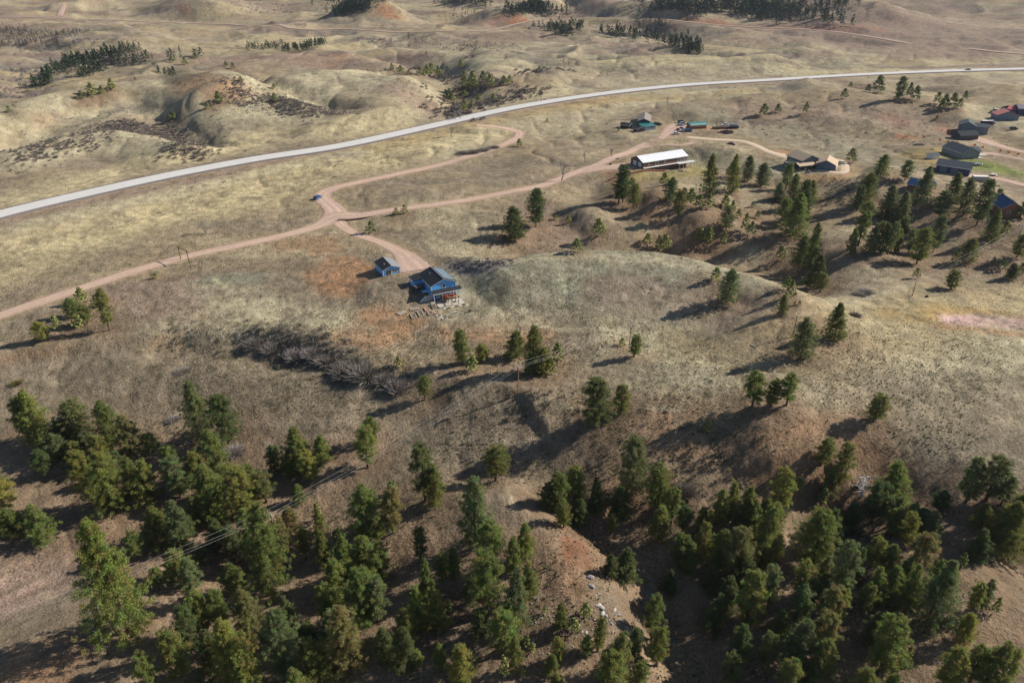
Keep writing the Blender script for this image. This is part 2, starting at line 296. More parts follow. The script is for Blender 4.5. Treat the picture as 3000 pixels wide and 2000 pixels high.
# region: phrase | rows of "x base top width tone"
TREES = [
("in the grove below the bare grey slope", """102 1298 1157 85 y;77 1293 1178 55 g;225 1298 1187 100 o;323 1306 1187 75 g;383 1332 1227 70 o;183 1310 1242 60 d;170 1353 1285 75 b;268 1345 1276 60 d;230 1365 1298 50 g;297 1370 1290 70 g;262 1470 1335 85 y;318 1490 1338 110 y;391 1450 1348 62 g;427 1465 1357 75 g;448 1325 1276 52 g;140 1330 1262 50 g;345 1400 1330 60 d;130 1400 1330 50 d"""),
("around the pale tall pine on the grey slope", """586 1277 1123 80 b;663 1298 1166 95 d;502 1360 1310 55 g;637 1395 1272 80 g;580 1425 1327 60 g;523 1455 1353 78 b;612 1470 1374 80 g;640 1450 1400 50 g;560 1420 1370 45 d"""),
("beside the power lines on the open grey slope", """880 1375 1257 85 g;804 1380 1315 48 d;846 1388 1323 48 g;940 1357 1280 55 g;906 1405 1327 60 y;874 1472 1425 40 g;931 1525 1475 26 g;1091 1300 1227 45 g;1075 1370 1263 66 y;1147 1450 1412 35 d;1272 1478 1375 62 g;1244 1468 1320 80 d;1452 1408 1320 72 g"""),
("in the dense wood below the two wires", """715 1500 1383 105 y;778 1470 1391 66 o;740 1440 1366 52 g;638 1530 1442 62 g;570 1540 1468 62 g;459 1590 1497 95 g;530 1600 1480 70 b;395 1640 1566 46 g;689 1735 1660 62 g;786 1740 1500 112 g;828 1640 1535 62 o;680 1640 1551 62 b;590 1650 1610 46 b;463 1725 1670 42 g;735 1600 1500 75 g;640 1600 1530 60 d;850 1560 1490 50 o;760 1660 1570 60 b"""),
("at the edge of the dry corner meadow", """13 1500 1412 80 y;40 1560 1490 70 g;121 1588 1490 70 g;350 1850 1540 165 y"""),
("in the near grove left of the shaded hollow", """597 1870 1750 75 y;650 1860 1736 62 g;735 1880 1745 105 o;680 2000 1836 115 y;530 2010 1857 82 g;835 1985 1815 112 b;735 2040 1921 80 y;560 1930 1790 60 d;620 1960 1850 70 d;985 1760 1650 72 g;955 1830 1720 62 g;850 1840 1750 52 b;1020 1960 1790 125 o;930 1990 1874 85 g;985 1900 1798 75 b;900 1900 1830 60 d;520 1700 1620 70 g;560 1720 1640 60 b;780 1640 1560 70 d;450 2060 1930 70 g;880 2080 1960 80 g"""),
("on the slope beside the red gully", """1080 1580 1438 112 g;1150 1560 1442 66 o;1012 1700 1572 60 g;1075 1680 1580 96 g;1110 1712 1610 80 g;1028 1710 1645 55 y;1070 1830 1690 120 g;1105 1820 1705 72 b;1233 1650 1550 45 d;1249 1755 1640 46 g;1295 1712 1628 52 g;893 1637 1553 46 g;937 1555 1490 36 g;950 1660 1560 46 g;1000 1640 1560 45 d"""),
("in the row crossing the lower slope", """1392 1600 1419 85 b;1430 1660 1540 85 g;1502 1680 1580 46 g;1540 1635 1543 54 y;1430 1800 1640 100 g;1508 1828 1683 75 b;1553 1742 1657 56 g;1220 1845 1732 60 y;1190 1880 1790 65 g;1278 1835 1745 64 y;1315 1790 1755 26 y;1478 1910 1798 90 g;1509 1960 1870 40 g;1408 1870 1785 62 d;1350 2010 1902 72 y;1225 1960 1908 34 y;1187 1970 1848 72 d;1476 1985 1921 26 y;1130 1940 1850 60 d;1330 1690 1610 40 g;1380 1760 1690 46 d;1290 1960 1890 40 g"""),
("on the red bare spur beside the dark ravine", """1642 1840 1772 38 g;1682 1850 1812 32 g;1716 1806 1766 32 g;1595 1796 1774 15 y;1754 1908 1817 42 g;1718 1925 1874 38 g;1637 1930 1870 40 y;1616 1975 1921 42 g;1630 2030 1978 50 g;1808 1990 1857 75 o;1871 2010 1944 50 g;1787 2020 1908 85 y;1859 1915 1848 46 d;1544 1895 1861 24 g;1529 1975 1955 18 y;1560 1905 1884 20 y"""),
("inside the dark ravine", """1912 1875 1761 60 g;1926 1950 1852 62 g;1829 1695 1619 70 d;1787 1690 1628 40 d;1790 1568 1508 34 g;1652 1545 1472 46 g"""),
("in the garden draw below the blue house", """1353 1068 972 45 g;1384 1087 1040 34 g;1415 1057 1008 44 y;1509 1048 972 52 g;1562 1085 957 52 g;1555 1094 1030 32 g;1596 1096 1020 42 y;1612 1095 1045 32 g;1633 1053 1004 32 g;1858 1044 985 38 g;1822 1015 990 18 g;1168 1075 1042 22 y;1244 1170 1108 40 g"""),
("on the rounded brow left of the meadow", """1750 1246 1121 100 d;1821 1212 1138 48 g"""),
("on the shaded bank under the brow", """1636 1500 1390 62 g;1684 1478 1370 85 g;1748 1500 1405 48 d;1855 1450 1297 100 b;1931 1500 1373 75 g;1970 1530 1440 55 g;1820 1525 1440 70 d;1700 1540 1470 50 d;1600 1490 1420 50 d"""),
("on the open brown knoll", """2208 1190 1096 62 g;2261 1190 1119 48 g;2308 1187 1106 52 g;2565 1232 1164 58 g;2073 1264 1232 28 y"""),
("along the bank beneath the open knoll", """2410 1360 1287 52 g;2463 1415 1310 55 g;2430 1440 1374 42 g;2410 1475 1430 30 g;2338 1440 1397 36 g;2287 1500 1378 65 y;2145 1520 1420 46 g;2108 1530 1440 50 y;2183 1540 1434 55 g;2242 1545 1468 46 g;2618 1470 1360 78 g;2560 1530 1420 80 d;2612 1540 1459 55 g;2757 1500 1446 52 d;2840 1472 1355 62 b;2900 1465 1342 82 b;2965 1560 1459 90 g;2880 1540 1480 60 g;2490 1560 1480 60 d;2700 1560 1500 60 d;2060 1570 1500 55 g;2000 1560 1490 50 d;1930 1580 1490 60 g;2200 1560 1480 50 g;2440 1590 1500 56 d;2660 1560 1480 56 g;2940 1480 1400 50 d"""),
("in the near wood right of the dark ravine", """2055 1640 1542 46 g;2017 1680 1598 55 g;2149 1710 1555 100 o;2235 1660 1500 82 g;2275 1640 1570 36 y;2262 1560 1480 60 g;2385 1660 1517 125 g;2410 1730 1640 52 o;2465 1760 1604 72 b;2353 1750 1653 60 g;2195 1830 1695 86 g;2253 1790 1674 58 b;2345 1830 1725 60 b;2420 1850 1725 65 o;2450 1840 1730 46 y;2410 1935 1815 80 o;2333 1960 1827 86 b;2290 1860 1790 55 g;2090 1850 1750 52 d;2300 2040 1942 72 g;2130 1790 1700 60 d;2170 1930 1840 60 d;2240 1960 1860 60 d;2380 2020 1940 60 d;2080 1740 1660 50 d;1990 1660 1570 60 g;2110 1660 1560 70 g;2180 1730 1640 60 d;2370 1790 1700 60 d;2410 1990 1890 70 g;2140 2010 1920 64 d;1960 1740 1680 44 d;2500 1700 1610 50 d"""),
("on the stony reddish slope in the near corner", """2615 1570 1495 50 g;2657 1610 1515 50 y;2725 1580 1507 56 b;2690 1680 1570 76 o;2600 1680 1600 60 g;2738 1720 1640 50 g;2730 1823 1653 112 b;2563 1765 1668 54 g;2607 1750 1666 54 g;2665 1790 1670 60 g;2852 1800 1718 42 y;2885 1780 1705 34 b;2917 1795 1752 22 g;2822 1880 1806 56 y;2818 1662 1622 26 g;2620 1840 1795 36 g;2590 1965 1830 105 y;2655 1945 1895 26 y;2527 2060 1970 75 g;2600 2060 1980 62 g;2782 2030 1917 76 y;2895 2010 1890 82 g;2950 2010 1915 42 y;2946 1620 1490 120 g;2870 1640 1560 60 d;2560 1880 1800 60 d;2640 1720 1640 60 g;2560 1660 1580 58 g;2530 1800 1720 50 g;2850 2000 1900 70 g"""),
("on the shaded hillside below the white-roofed house", """2077 570 452 42 g;2145 565 453 36 g;2230 545 480 50 b;2022 603 551 28 g;2003 585 550 20 g;2049 612 570 24 g;2075 612 568 28 g;2123 610 570 24 g;2145 622 587 16 g;2127 675 606 42 b;2163 638 612 16 y;2181 680 625 20 g;2200 690 648 20 b;2206 607 590 12 b;2219 640 617 15 g;2074 712 664 26 g;2049 705 666 28 g;2119 715 675 18 g;1824 593 485 46 d;1812 600 520 34 d;1855 605 540 36 g;1946 545 506 24 g;1963 590 520 38 d;1985 640 560 34 g;2189 530 457 34 d;2142 520 476 34 d;1897 717 683 22 g;1929 733 688 20 g;1947 734 686 25 g;1850 560 520 25 g"""),
("on the steep bank below the tan-roofed houses", """2322 590 512 42 g;2350 612 530 38 d;2300 560 480 28 g;2281 590 536 46 b;2319 690 568 66 g;2295 660 585 45 g;2375 590 530 36 g;2361 645 606 15 g;2285 762 720 24 g;2371 793 657 45 g;2340 780 690 48 d;2385 842 747 50 d;2402 857 800 30 g;2361 844 800 28 g;2350 640 560 40 d"""),
("in the dense valley stand by the far cabin", """2531 600 506 50 g;2508 620 547 28 d;2593 640 543 50 b;2536 650 595 42 g;2638 652 562 42 b;2514 720 620 36 g;2545 740 655 28 b;2562 738 652 28 g;2580 742 655 28 d;2600 745 655 28 b;2620 740 670 26 g;2492 745 670 26 d;2684 775 672 54 g;2733 740 635 40 b;2660 745 672 32 b;2752 640 560 48 b;2818 632 525 46 b;2860 660 530 52 d;2790 590 508 46 g;2692 598 490 46 b;2650 528 470 36 b;2640 700 640 30 d;2578 516 453 45 g;2492 476 434 26 g"""),
("around the blue-roofed cabins", """2918 600 553 28 g;2894 704 615 40 g;2942 685 648 30 g;2978 755 687 42 g;2960 815 772 36 d;2935 785 755 24 d;2908 775 753 12 g;2827 768 700 56 g;2791 780 736 18 y;2682 815 785 18 y;2785 846 795 36 g;2990 640 590 30 d;2990 800 770 30 d"""),
("along the crest above the dry pond valley", """2096 820 783 26 g;2131 883 788 60 b;2304 850 810 24 g;2313 876 820 28 g;2290 922 864 30 g;2327 895 882 9 g;2342 893 880 9 g;2444 995 891 62 g;2345 1050 937 72 b"""),
("in the grassy hollow beyond the blue house", """1570 665 557 50 d;1508 704 608 60 d;1627 645 628 12 g;1665 652 632 14 g;1753 691 640 30 g;1690 738 698 27 g;1161 630 608 15 g;1186 625 599 18 g;1088 683 648 33 d"""),
("by the gravel road on the plateau edge", """243 888 842 33 g;287 900 863 26 g;301 895 866 20 g;322 968 851 42 g;213 930 878 42 g;258 946 895 42 g;234 960 921 32 g;168 965 925 26 g;130 998 942 44 y;458 815 798 14 y"""),
("in the draws beside the highway bend", """2472 289 259 20 d;2571 270 221 32 d;2633 290 225 34 d;2661 288 242 18 d;2680 295 251 24 d;2542 270 247 25 d;2491 257 240 14 d;2625 297 275 20 d;2745 305 270 22 g;2765 315 275 24 d;2788 318 272 26 d;2757 325 292 20 d;2810 318 288 16 g;2826 293 266 14 d;2236 339 303 28 d;2278 330 304 22 d;2359 333 298 16 g;2211 346 334 10 g;2744 350 338 8 d;1603 358 346 14 d;1521 430 406 28 g;1812 385 374 10 g"""),
("in the wooded draw across the highway", """1149 208 185 12 g;1174 215 191 18 g;1198 218 202 14 d;1230 223 196 18 d;1251 224 190 20 g;1264 215 185 20 g;1285 225 193 16 g;1351 200 176 16 g;1361 260 208 24 g;1385 262 208 26 g;1416 240 208 22 d;1436 258 217 22 g;1476 245 221 16 d;1493 248 221 18 g;1306 295 262 16 d;1317 298 259 18 d;1325 300 272 16 g;1361 284 264 20 g;1361 328 289 22 g;1383 312 293 18 g;1402 305 276 18 g;1446 297 274 18 g;1249 159 149 14 d;1580 208 193 14 d"""),
("scattered over the pale hills across the highway", """28 330 310 18 d;240 290 266 20 d;272 283 242 30 g;300 275 250 25 g;330 264 230 34 g;608 320 300 24 g;642 303 268 28 d;706 240 223 20 d;803 261 244 20 g;806 298 272 24 g;510 348 327 16 d;497 353 335 16 d;397 236 225 10 g;663 195 179 12 d;683 201 183 18 d;505 184 162 14 d;543 190 168 18 d;574 172 155 12 d"""),
]
ORD = ['first','second','third','fourth','fifth','sixth','seventh','eighth','ninth','tenth','eleventh','twelfth','thirteenth','fourteenth','fifteenth','sixteenth','seventeenth','eighteenth','nineteenth','twentieth','twenty-first','twenty-second','twenty-third','twenty-fourth','twenty-fifth','twenty-sixth','twenty-seventh','twenty-eighth','twenty-ninth','thirtieth','thirty-first','thirty-second','thirty-third']+['thirty-'+q for q in ('fourth','fifth','sixth','seventh','eighth','ninth')]+['fortieth']+['forty-'+q for q in ('first','second','third','fourth','fifth','sixth','seventh','eighth','ninth')]
def tree_dims(px, pb, pt, w):
    x, y, z = cast(px, pb); depth = y*CP-(z-CAMH)*SP; s = FPX/depth
    lo, hi = 0.5, 34.0
    for _ in range(24):
        h = (lo+hi)/2; _, yy = proj(x, y, z+h)
        if yy > pt: lo = h
        else: hi = h
    return x, y, z, h, w/s

TREE_LIST = []
for region, rows in TREES:
    for q in [q.split() for q in rows.replace('\n', '').split(';') if q.strip()]:
        px, pb, pt, w = [float(v) for v in q[:4]]; w = w*(1.24 if pb > 1250 else 1.50 if 430 < pb < 860 else 1.34)
        if pb > 1150: px += 0.5*(1500-px)*((pb-pt)/2)/(4836-(pb+pt)/2); pt -= 0.06*(pb-pt)
        x, y, z, h, wd = tree_dims(px, pb, pt, w)
        TREE_LIST.append(dict(region=region, px=px, tone=q[4], x=x, y=y, z=z, h=h, wd=min(wd, 0.95*h), area=w*(pb-pt)))
TREE_LIST.sort(key=lambda t: -t['area'])
TREE_REST = TREE_LIST[300:]; TREE_LIST = TREE_LIST[:300]
# ------------------------------------------------------------------ materials
def mat(name, col=(0.5,0.5,0.5), rough=0.8, spec=0.3, metal=0.0, emit=None, noise=0.0, nscale=2.0, bump=0.0, bscale=6.0, objcol=False, attr=None, vary=0.0, stretch=None):
    m = bpy.data.materials.new(name); m.use_nodes = True; n = m.node_tree.nodes; l = m.node_tree.links
    b = n['Principled BSDF']; b.inputs['Roughness'].default_value = rough; b.inputs['Metallic'].default_value = metal
    b.inputs['Specular IOR Level'].default_value = spec; b.inputs['Base Color'].default_value = (*col, 1)
    src = None
    if attr:
        a = n.new('ShaderNodeVertexColor'); a.layer_name = attr; src = a.outputs['Color']
    if objcol:
        oi = n.new('ShaderNodeObjectInfo')
        if src is None: src = oi.outputs['Color']
        else:
            mx = n.new('ShaderNodeMix'); mx.data_type = 'RGBA'; mx.blend_type = 'MULTIPLY'; mx.inputs[0].default_value = 1
            l.new(src, mx.inputs[6]); l.new(oi.outputs['Color'], mx.inputs[7]); src = mx.outputs[2]
    tc = n.new('ShaderNodeTexCoord'); vec = tc.outputs['Object']
    if stretch:
        mp = n.new('ShaderNodeMapping'); mp.inputs['Scale'].default_value = stretch; l.new(vec, mp.inputs[0]); vec = mp.outputs[0]
    if noise > 0:
        t = n.new('ShaderNodeTexNoise'); t.inputs['Scale'].default_value = nscale; t.inputs['Detail'].default_value = 5
        l.new(vec, t.inputs['Vector'])
        mr = n.new('ShaderNodeMapRange'); mr.inputs[1].default_value = 0.25; mr.inputs[2].default_value = 0.75
        mr.inputs[3].default_value = 1-noise; mr.inputs[4].default_value = 1+noise; l.new(t.outputs[0], mr.inputs[0])
        vm = n.new('ShaderNodeVectorMath'); vm.operation = 'SCALE'; l.new(mr.outputs[0], vm.inputs['Scale'])
        if src is None: vm.inputs[0].default_value = col
        else: l.new(src, vm.inputs[0])
        src = vm.outputs[0]
    if src is not None: l.new(src, b.inputs['Base Color'])
    if bump > 0:
        t2 = n.new('ShaderNodeTexNoise'); t2.inputs['Scale'].default_value = bscale; t2.inputs['Detail'].default_value = 4
        l.new(vec, t2.inputs['Vector']); bp = n.new('ShaderNodeBump'); bp.inputs['Strength'].default_value = 1.0
        bp.inputs['Distance'].default_value = bump; l.new(t2.outputs[0], bp.inputs['Height']); l.new(bp.outputs[0], b.inputs['Normal'])
    if emit: b.inputs['Emission Color'].default_value = (*emit, 1); b.inputs['Emission Strength'].default_value = 1
    return m
# ------------------------------------------------------------------ mesh helpers
def link(name, me, material=None, parent=None, kind=None):
    if material is not None and not me.materials:
        for mm in (material if isinstance(material, (list, tuple)) else [material]): me.materials.append(mm)
    o = bpy.data.objects.new(name, me); COL.objects.link(o)
    if parent is not None: o.parent = parent
    if kind: o['kind'] = kind
    return o
def np_mesh(name, V, F, C=None, smooth=False, cname='tint'):
    """V (n,3), F (m,3|4) int arrays, C (n,3) vertex colours"""
    V = np.asarray(V, np.float32); F = np.asarray(F, np.int32); k = F.shape[1]
    me = bpy.data.meshes.new(name); me.vertices.add(len(V)); me.vertices.foreach_set('co', V.ravel())
    me.loops.add(F.size); me.loops.foreach_set('vertex_index', F.ravel())
    me.polygons.add(len(F)); me.polygons.foreach_set('loop_start', np.arange(0, F.size, k, dtype=np.int32))
    me.update(calc_edges=True)
    if smooth: me.polygons.foreach_set('use_smooth', np.ones(len(F), bool))
    if C is not None:
        at = me.color_attributes.new(cname, 'FLOAT_COLOR', 'POINT')
        at.data.foreach_set('color', np.concatenate([C, np.ones((len(C), 1))], 1).astype(np.float32).ravel())
    return me
def tag(o, label=None, cat=None, group=None, kind=None):
    if label: o['label'] = label
    if cat: o['category'] = cat
    if group: o['group'] = group
    if kind: o['kind'] = kind
    return o
def empty(name, loc, rz=0.0, label=None, cat=None, group=None):
    e = bpy.data.objects.new(name, None); COL.objects.link(e); e.location = loc; e.rotation_euler = (0, 0, rz)
    e.empty_display_size = 0.5
    return tag(e, label, cat, group)
def copy_tree(o, parent=None):
    c = o.copy(); COL.objects.link(c)
    if parent is not None: c.parent = parent
    for ch in o.children: copy_tree(ch, c)
    return c
class MB:
    """collects shapes for one mesh"""
    def __init__(s): s.v = []; s.f = []
    def add(s, V, F):
        k = len(s.v); s.v += [tuple(v) for v in V]; s.f += [tuple(i+k for i in f) for f in F]; return s
    def box(s, c, d, rz=0.0):
        cx, cy, cz = c; a, b, h = d[0]/2, d[1]/2, d[2]/2; co, si = math.cos(rz), math.sin(rz)
        V = [(cx+x*co-y*si, cy+x*si+y*co, cz+z) for z in (-h, h) for x, y in ((-a,-b),(a,-b),(a,b),(-a,b))]
        return s.add(V, [(0,3,2,1),(4,5,6,7),(0,1,5,4),(1,2,6,5),(2,3,7,6),(3,0,4,7)])
    def prism(s, P, v):
        """polygon P (3d points) swept by vector v"""
        n = len(P); Q = [(p[0]+v[0], p[1]+v[1], p[2]+v[2]) for p in P]
        return s.add(list(P)+Q, [tuple(range(n))[::-1], tuple(range(n, 2*n))]+[(i, (i+1) % n, n+(i+1) % n, n+i) for i in range(n)])
    def tube(s, P, r, n=6, cap=True):
        P = [Vector(p) for p in P]; rr = r if isinstance(r, (list, tuple)) else [r]*len(P); V = []; F = []
        for i, p in enumerate(P):
            t = (P[min(i+1, len(P)-1)]-P[max(i-1, 0)]).normalized()
            u = t.cross(Vector((0, 0, 1))) if abs(t.z) < 0.95 else t.cross(Vector((1, 0, 0))); u.normalize(); w = t.cross(u)
            for k in range(n):
                a = 2*math.pi*k/n; V.append(p+(u*math.cos(a)+w*math.sin(a))*rr[i])
        for i in range(len(P)-1):
            for k in range(n): F.append((i*n+k, i*n+(k+1) % n, (i+1)*n+(k+1) % n, (i+1)*n+k))
        if cap: F += [tuple(range(n))[::-1], tuple((len(P)-1)*n+k for k in range(n))]
        return s.add(V, F)
    def bar(s, a, b, w): return s.tube([a, b], w*0.7, 4)
    def build(s, name, material, parent=None, kind=None, smooth=False):
        me = bpy.data.meshes.new(name); me.from_pydata(s.v, [], s.f); me.update()
        import bmesh
        bm = bmesh.new(); bm.from_mesh(me); bmesh.ops.recalc_face_normals(bm, faces=bm.faces); bm.to_mesh(me); bm.free()
        if smooth: me.polygons.foreach_set('use_smooth', np.ones(len(me.polygons), bool))
        return link(name, me, material, parent, kind)
# ------------------------------------------------------------------ ground colour (grass, soil, mud, lawn, with shade painted into some of it)
STRAW = np.array([0.415,0.365,0.24]); TAN = np.array([0.285,0.225,0.145]); GREY = np.array([0.215,0.175,0.125])
RUST = np.array([0.31,0.175,0.095]); RED = np.array([0.34,0.13,0.07]); OLIVE = np.array([0.22,0.215,0.09])
MUD = np.array([0.46,0.32,0.275]); LAWN = np.array([0.22,0.25,0.08]); SAGE = np.array([0.23,0.225,0.16]); PINK = np.array([0.30,0.215,0.165])
GOLD = np.array([0.36,0.25,0.10]); DARK = np.array([0.13,0.115,0.085])
x, y = GX.ravel(), GY.ravel(); r_ = np.hypot(x, y)
n1 = fbm(x, y, 160, 101, 4); n2 = fbm(x, y, 38, 102, 4); n3 = fbm(x, y, 9, 103, 3); n4 = fbm(x, y, 2.2, 104, 3); n5 = fbm(x*0.5, y*1.6, 24, 105, 4)
def lerp(a, b, t): return a+(b-a)*t[:, None]
C = np.ones((len(x), 3))*TAN
C = lerp(C, STRAW, sstep(-0.15, 0.7, n1+0.5*n2)*0.75)
C = lerp(C, GREY, sstep(0.05, 0.6, -n1+0.6*n5)*0.8)
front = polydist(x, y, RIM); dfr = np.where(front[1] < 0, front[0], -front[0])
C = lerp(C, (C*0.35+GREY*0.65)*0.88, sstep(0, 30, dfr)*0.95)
C = lerp(C, OLIVE*0.9, sstep(0.1, 0.7, n2+0.4*n3)*sstep(0, 30, dfr)*0.5)
C = lerp(C, RUST, sstep(0.2, 0.75, fbm(x, y, 30, 120, 3))*sstep(20, 70, dfr)*0.7)
C = lerp(C, STRAW*0.9, sstep(560, 900, r_)*sstep(-0.35, 0.35, n5)*0.5)
C = lerp(C, PINK, sstep(700, 1400, r_)*sstep(-0.2, 0.5, n2)*0.6)
#  (line in photo px, width m, colour, strength)
BANDS = [
 ([(-300,830),(0,760),(300,670),(700,570),(930,490),(1150,440),(1350,390)], 28, np.array([0.47,0.39,0.225]), 0.95),
 ([(-300,640),(0,590),(500,455),(800,405),(1000,372),(1200,335)], 24, np.array([0.46,0.385,0.23]), 0.95),
 ([(1230,345),(1500,292),(1800,248),(2100,232),(2500,210),(3000,190)], 14, STRAW, 0.6),
 ([(0,650),(300,585),(600,520),(900,455),(1200,390),(1500,330),(1800,285)], 5, PINK*0.95, 0.75),
 ([(-100,700),(300,610),(700,520),(1000,455),(1150,420)], 7, STRAW*1.05, 0.6),
 ([(1120,430),(1300,390),(1500,340),(1800,290),(2200,262)], 12, GOLD*0.95, 0.5),
 ([(740,240),(1000,212),(1140,232),(1180,250)], 46, STRAW*1.05, 0.9),
 ([(1160,260),(1230,300),(1290,330)], 20, PINK*0.9, 0.8),  # brown flank of the hill, its shade painted into the ground colour
 ([(100,362),(300,300),(480,255),(640,285)], 38, STRAW, 0.8),
 ([(60,460),(200,420),(330,400),(470,420)], 17, STRAW*1.05, 0.9),
 ([(600,330),(740,312),(900,345)], 14, STRAW, 0.8),
 ([(1350,215),(1600,160),(2000,205),(2400,150)], 90, STRAW*0.95, 0.65),
 ([(900,175),(960,190),(980,170)], 16, RUST*1.1, 0.8),
 ([(560,232),(640,250),(670,262)], 18, RUST, 0.75),
 ([(500,215),(560,222)], 15, DARK, 0.8),
 ([(700,180),(860,165),(1000,160),(1200,170)], 35, PINK*0.95, 0.7),
 ([(1860,985),(1960,1060),(2150,1130),(2350,1120),(2600,1085),(3000,1030)], 13, STRAW*0.93, 0.8),
 ([(1880,1010),(2060,1110),(2300,1150),(2700,1150)], 26, STRAW*0.78, 0.5),
 ([(2150,960),(2300,1000),(2600,960),(2800,880),(3000,870)], 24, GOLD*0.9+TAN*0.1, 0.35),
 ([(2700,1250),(2900,1350),(3100,1500)], 40, GREY*1.08, 0.7),
 ([(1500,800),(1700,790),(1900,800),(2050,850)], 26, SAGE*1.15, 0.75),
 ([(1820,850),(2000,880),(2150,920)], 12, PINK, 0.6),
 ([(1400,790),(1500,762),(1700,748),(1900,758),(2050,790),(2180,842)], 4, STRAW*0.95, 0.8),
 ([(1000,770),(1060,800),(1000,840),(960,800)], 9, RUST*1.15, 0.95),
 ([(840,720),(930,705),(950,730)], 9, RUST, 0.6),
 ([(1090,925),(1200,950),(1150,980)], 8, RUST*1.1, 0.7),
 ([(1340,965),(1480,975),(1560,985)], 8, RUST*1.1, 0.7),
 ([(1100,1005),(1000,970)], 8, RUST*1.05, 0.5),
 ([(620,850),(700,880),(800,930),(950,940)], 12, STRAW*0.95, 0.85),
 ([(480,950),(600,955),(730,955)], 7, STRAW*0.9, 0.7),
 ([(630,820),(740,815)], 6, SAGE*0.95, 0.8),
 ([(1400,820),(1350,930),(1500,940)], 10, STRAW*0.85, 0.6),
 ([(330,850),(500,900),(450,860)], 14, PINK*0.95, 0.6),
 ([(1240,600),(1400,660),(1330,720)], 16, STRAW*0.85, 0.55),
 ([(1560,620),(1700,690),(1600,700)], 12, PINK*0.85, 0.7),
 ([(1800,480),(1850,560),(1900,620)], 10, RUST*0.8, 0.7),
 ([(1320,775),(1400,790),(1480,778)], 3.5, np.array([0.19,0.17,0.16]), 0.95),
 ([(1655,1500),(1680,1560),(1690,1630),(1740,1650)], 3.6, RED*0.65, 1.0),  # red soil, darkened to paint in the shade of the ravine
 ([(1620,1690),(1690,1740)], 4, RUST*0.8, 0.5),
 ([(1560,1620),(1640,1700)], 6, RUST*1.1, 0.5),
 ([(0,1560),(120,1640),(60,1740)], 9, PINK*1.08, 0.9),
 ([(60,1950),(180,1930),(100,2010)], 5, RUST*1.25, 0.85),
 ([(370,1860),(450,1790)], 3, RUST*1.2, 0.9),
 ([(2280,1270),(2500,1290),(2330,1290)], 10, RUST, 0.6),
 ([(1960,1240),(2150,1280),(2300,1280)], 12, RUST*0.95, 0.55),
 ([(2500,1340),(2700,1500),(2950,1820)], 10, RUST*0.85, 0.4),
 ([(1380,850),(1460,910),(1520,940),(1640,965),(1840,978)], 1.1, STRAW*1.15, 0.8),
 ([(1463,850),(1472,880),(1478,912)], 0.9, GREY*0.8, 0.9),
 ([(630,815),(660,845),(700,880),(760,930),(800,950)], 0.9, STRAW*1.15, 0.7),
 ([(1640,1190),(1760,1205),(1900,1190),(2000,1200)], 1.2, STRAW, 0.7),
 ([(1480,1400),(1500,1480)], 0.7, STRAW*0.9, 0.7),
 ([(2540,430),(2600,470),(2640,500)], 1.6, GREY*0.8, 0.8),
 ([(2780,905),(2700,930),(2620,925)], 7, GOLD, 0.7),
 ([(2755,925),(2850,912),(2950,920),(3050,945)], 4, GOLD, 0.8),
 ([(2760,955),(2880,968),(3040,985)], 3, RUST*1.1, 0.7),
 ([(2795,938),(2870,938),(3010,950),(3080,960)], 7, MUD, 1.15),
 ([(2700,455),(2770,445),(2740,480)], 12, GOLD*0.8+LAWN*0.2, 0.7),
 ([(2820,480),(2900,490),(3000,510)], 9, LAWN*0.95, 1.1),
 ([(2800,465),(2870,470)], 6, LAWN, 0.8),
 ([(2640,400),(2665,402)], 5, RED*1.1, 0.8),
 ([(2600,345),(2640,355)], 8, RED*0.8, 0.7),
 ([(2775,380),(2800,395)], 7, RED*1.05, 0.85),
 ([(2070,375),(2130,378),(2160,370)], 6, np.array([0.42,0.22,0.12]), 0.8),
 ([(1880,520),(1960,515),(2040,505),(2060,480)], 7, LAWN*0.5+GOLD*0.5, 0.65),
 ([(1900,480),(1700,505)], 3, PINK*1.2, 0.5),
 ([(2290,445),(2320,452)], 5, np.array([0.45,0.24,0.12]), 0.7),
 ([(2350,520),(2450,522),(2510,500),(2500,480)], 5, np.array([0.42,0.26,0.13]), 0.8),
 ([(2040,470),(2150,470),(2220,500)], 14, SAGE, 0.6),
 ([(2100,350),(2300,380),(2450,430),(2550,480)], 26, SAGE*0.95+PINK*0.1, 0.6),
 ([(2500,90),(2700,100),(3000,120)], 200, np.array([0.24,0.175,0.14]), 0.7),
 ([(2200,330),(2500,330),(2700,370)], 20, PINK*0.95, 0.6),
 ([(2120,75),(2280,82),(2450,82),(2570,86)], 14, RED*0.85, 1.0),
 ([(1990,60),(2120,72)], 10, RED*0.9, 0.7),
 ([(1460,68),(1530,58)], 14, RED*0.8, 0.9), ([(1130,35),(1160,45)], 12, RED*0.9, 0.7), ([(1350,66),(1430,70)], 10, RED*0.9, 0.6),
 ([(520,18),(550,30)], 5, RED, 0.9),
 ([(2230,640),(2350,740),(2300,800)], 14, RUST*0.75, 0.6),
 ([(1980,560),(2050,640),(1900,600)], 16, RUST*0.7, 0.6),
 ([(2650,760),(2820,800),(2550,800)], 20, GREY*1.15, 0.6),
]
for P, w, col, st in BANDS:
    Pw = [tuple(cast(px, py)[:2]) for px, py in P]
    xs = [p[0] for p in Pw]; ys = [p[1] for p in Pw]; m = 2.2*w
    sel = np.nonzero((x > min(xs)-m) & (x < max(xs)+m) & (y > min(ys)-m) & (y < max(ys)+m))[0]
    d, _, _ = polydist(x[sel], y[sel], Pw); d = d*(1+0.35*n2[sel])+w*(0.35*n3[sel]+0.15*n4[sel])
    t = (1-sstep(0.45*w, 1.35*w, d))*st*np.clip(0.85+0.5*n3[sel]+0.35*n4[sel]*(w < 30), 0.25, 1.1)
    C[sel] = C[sel]+(col-C[sel])*t[:, None]
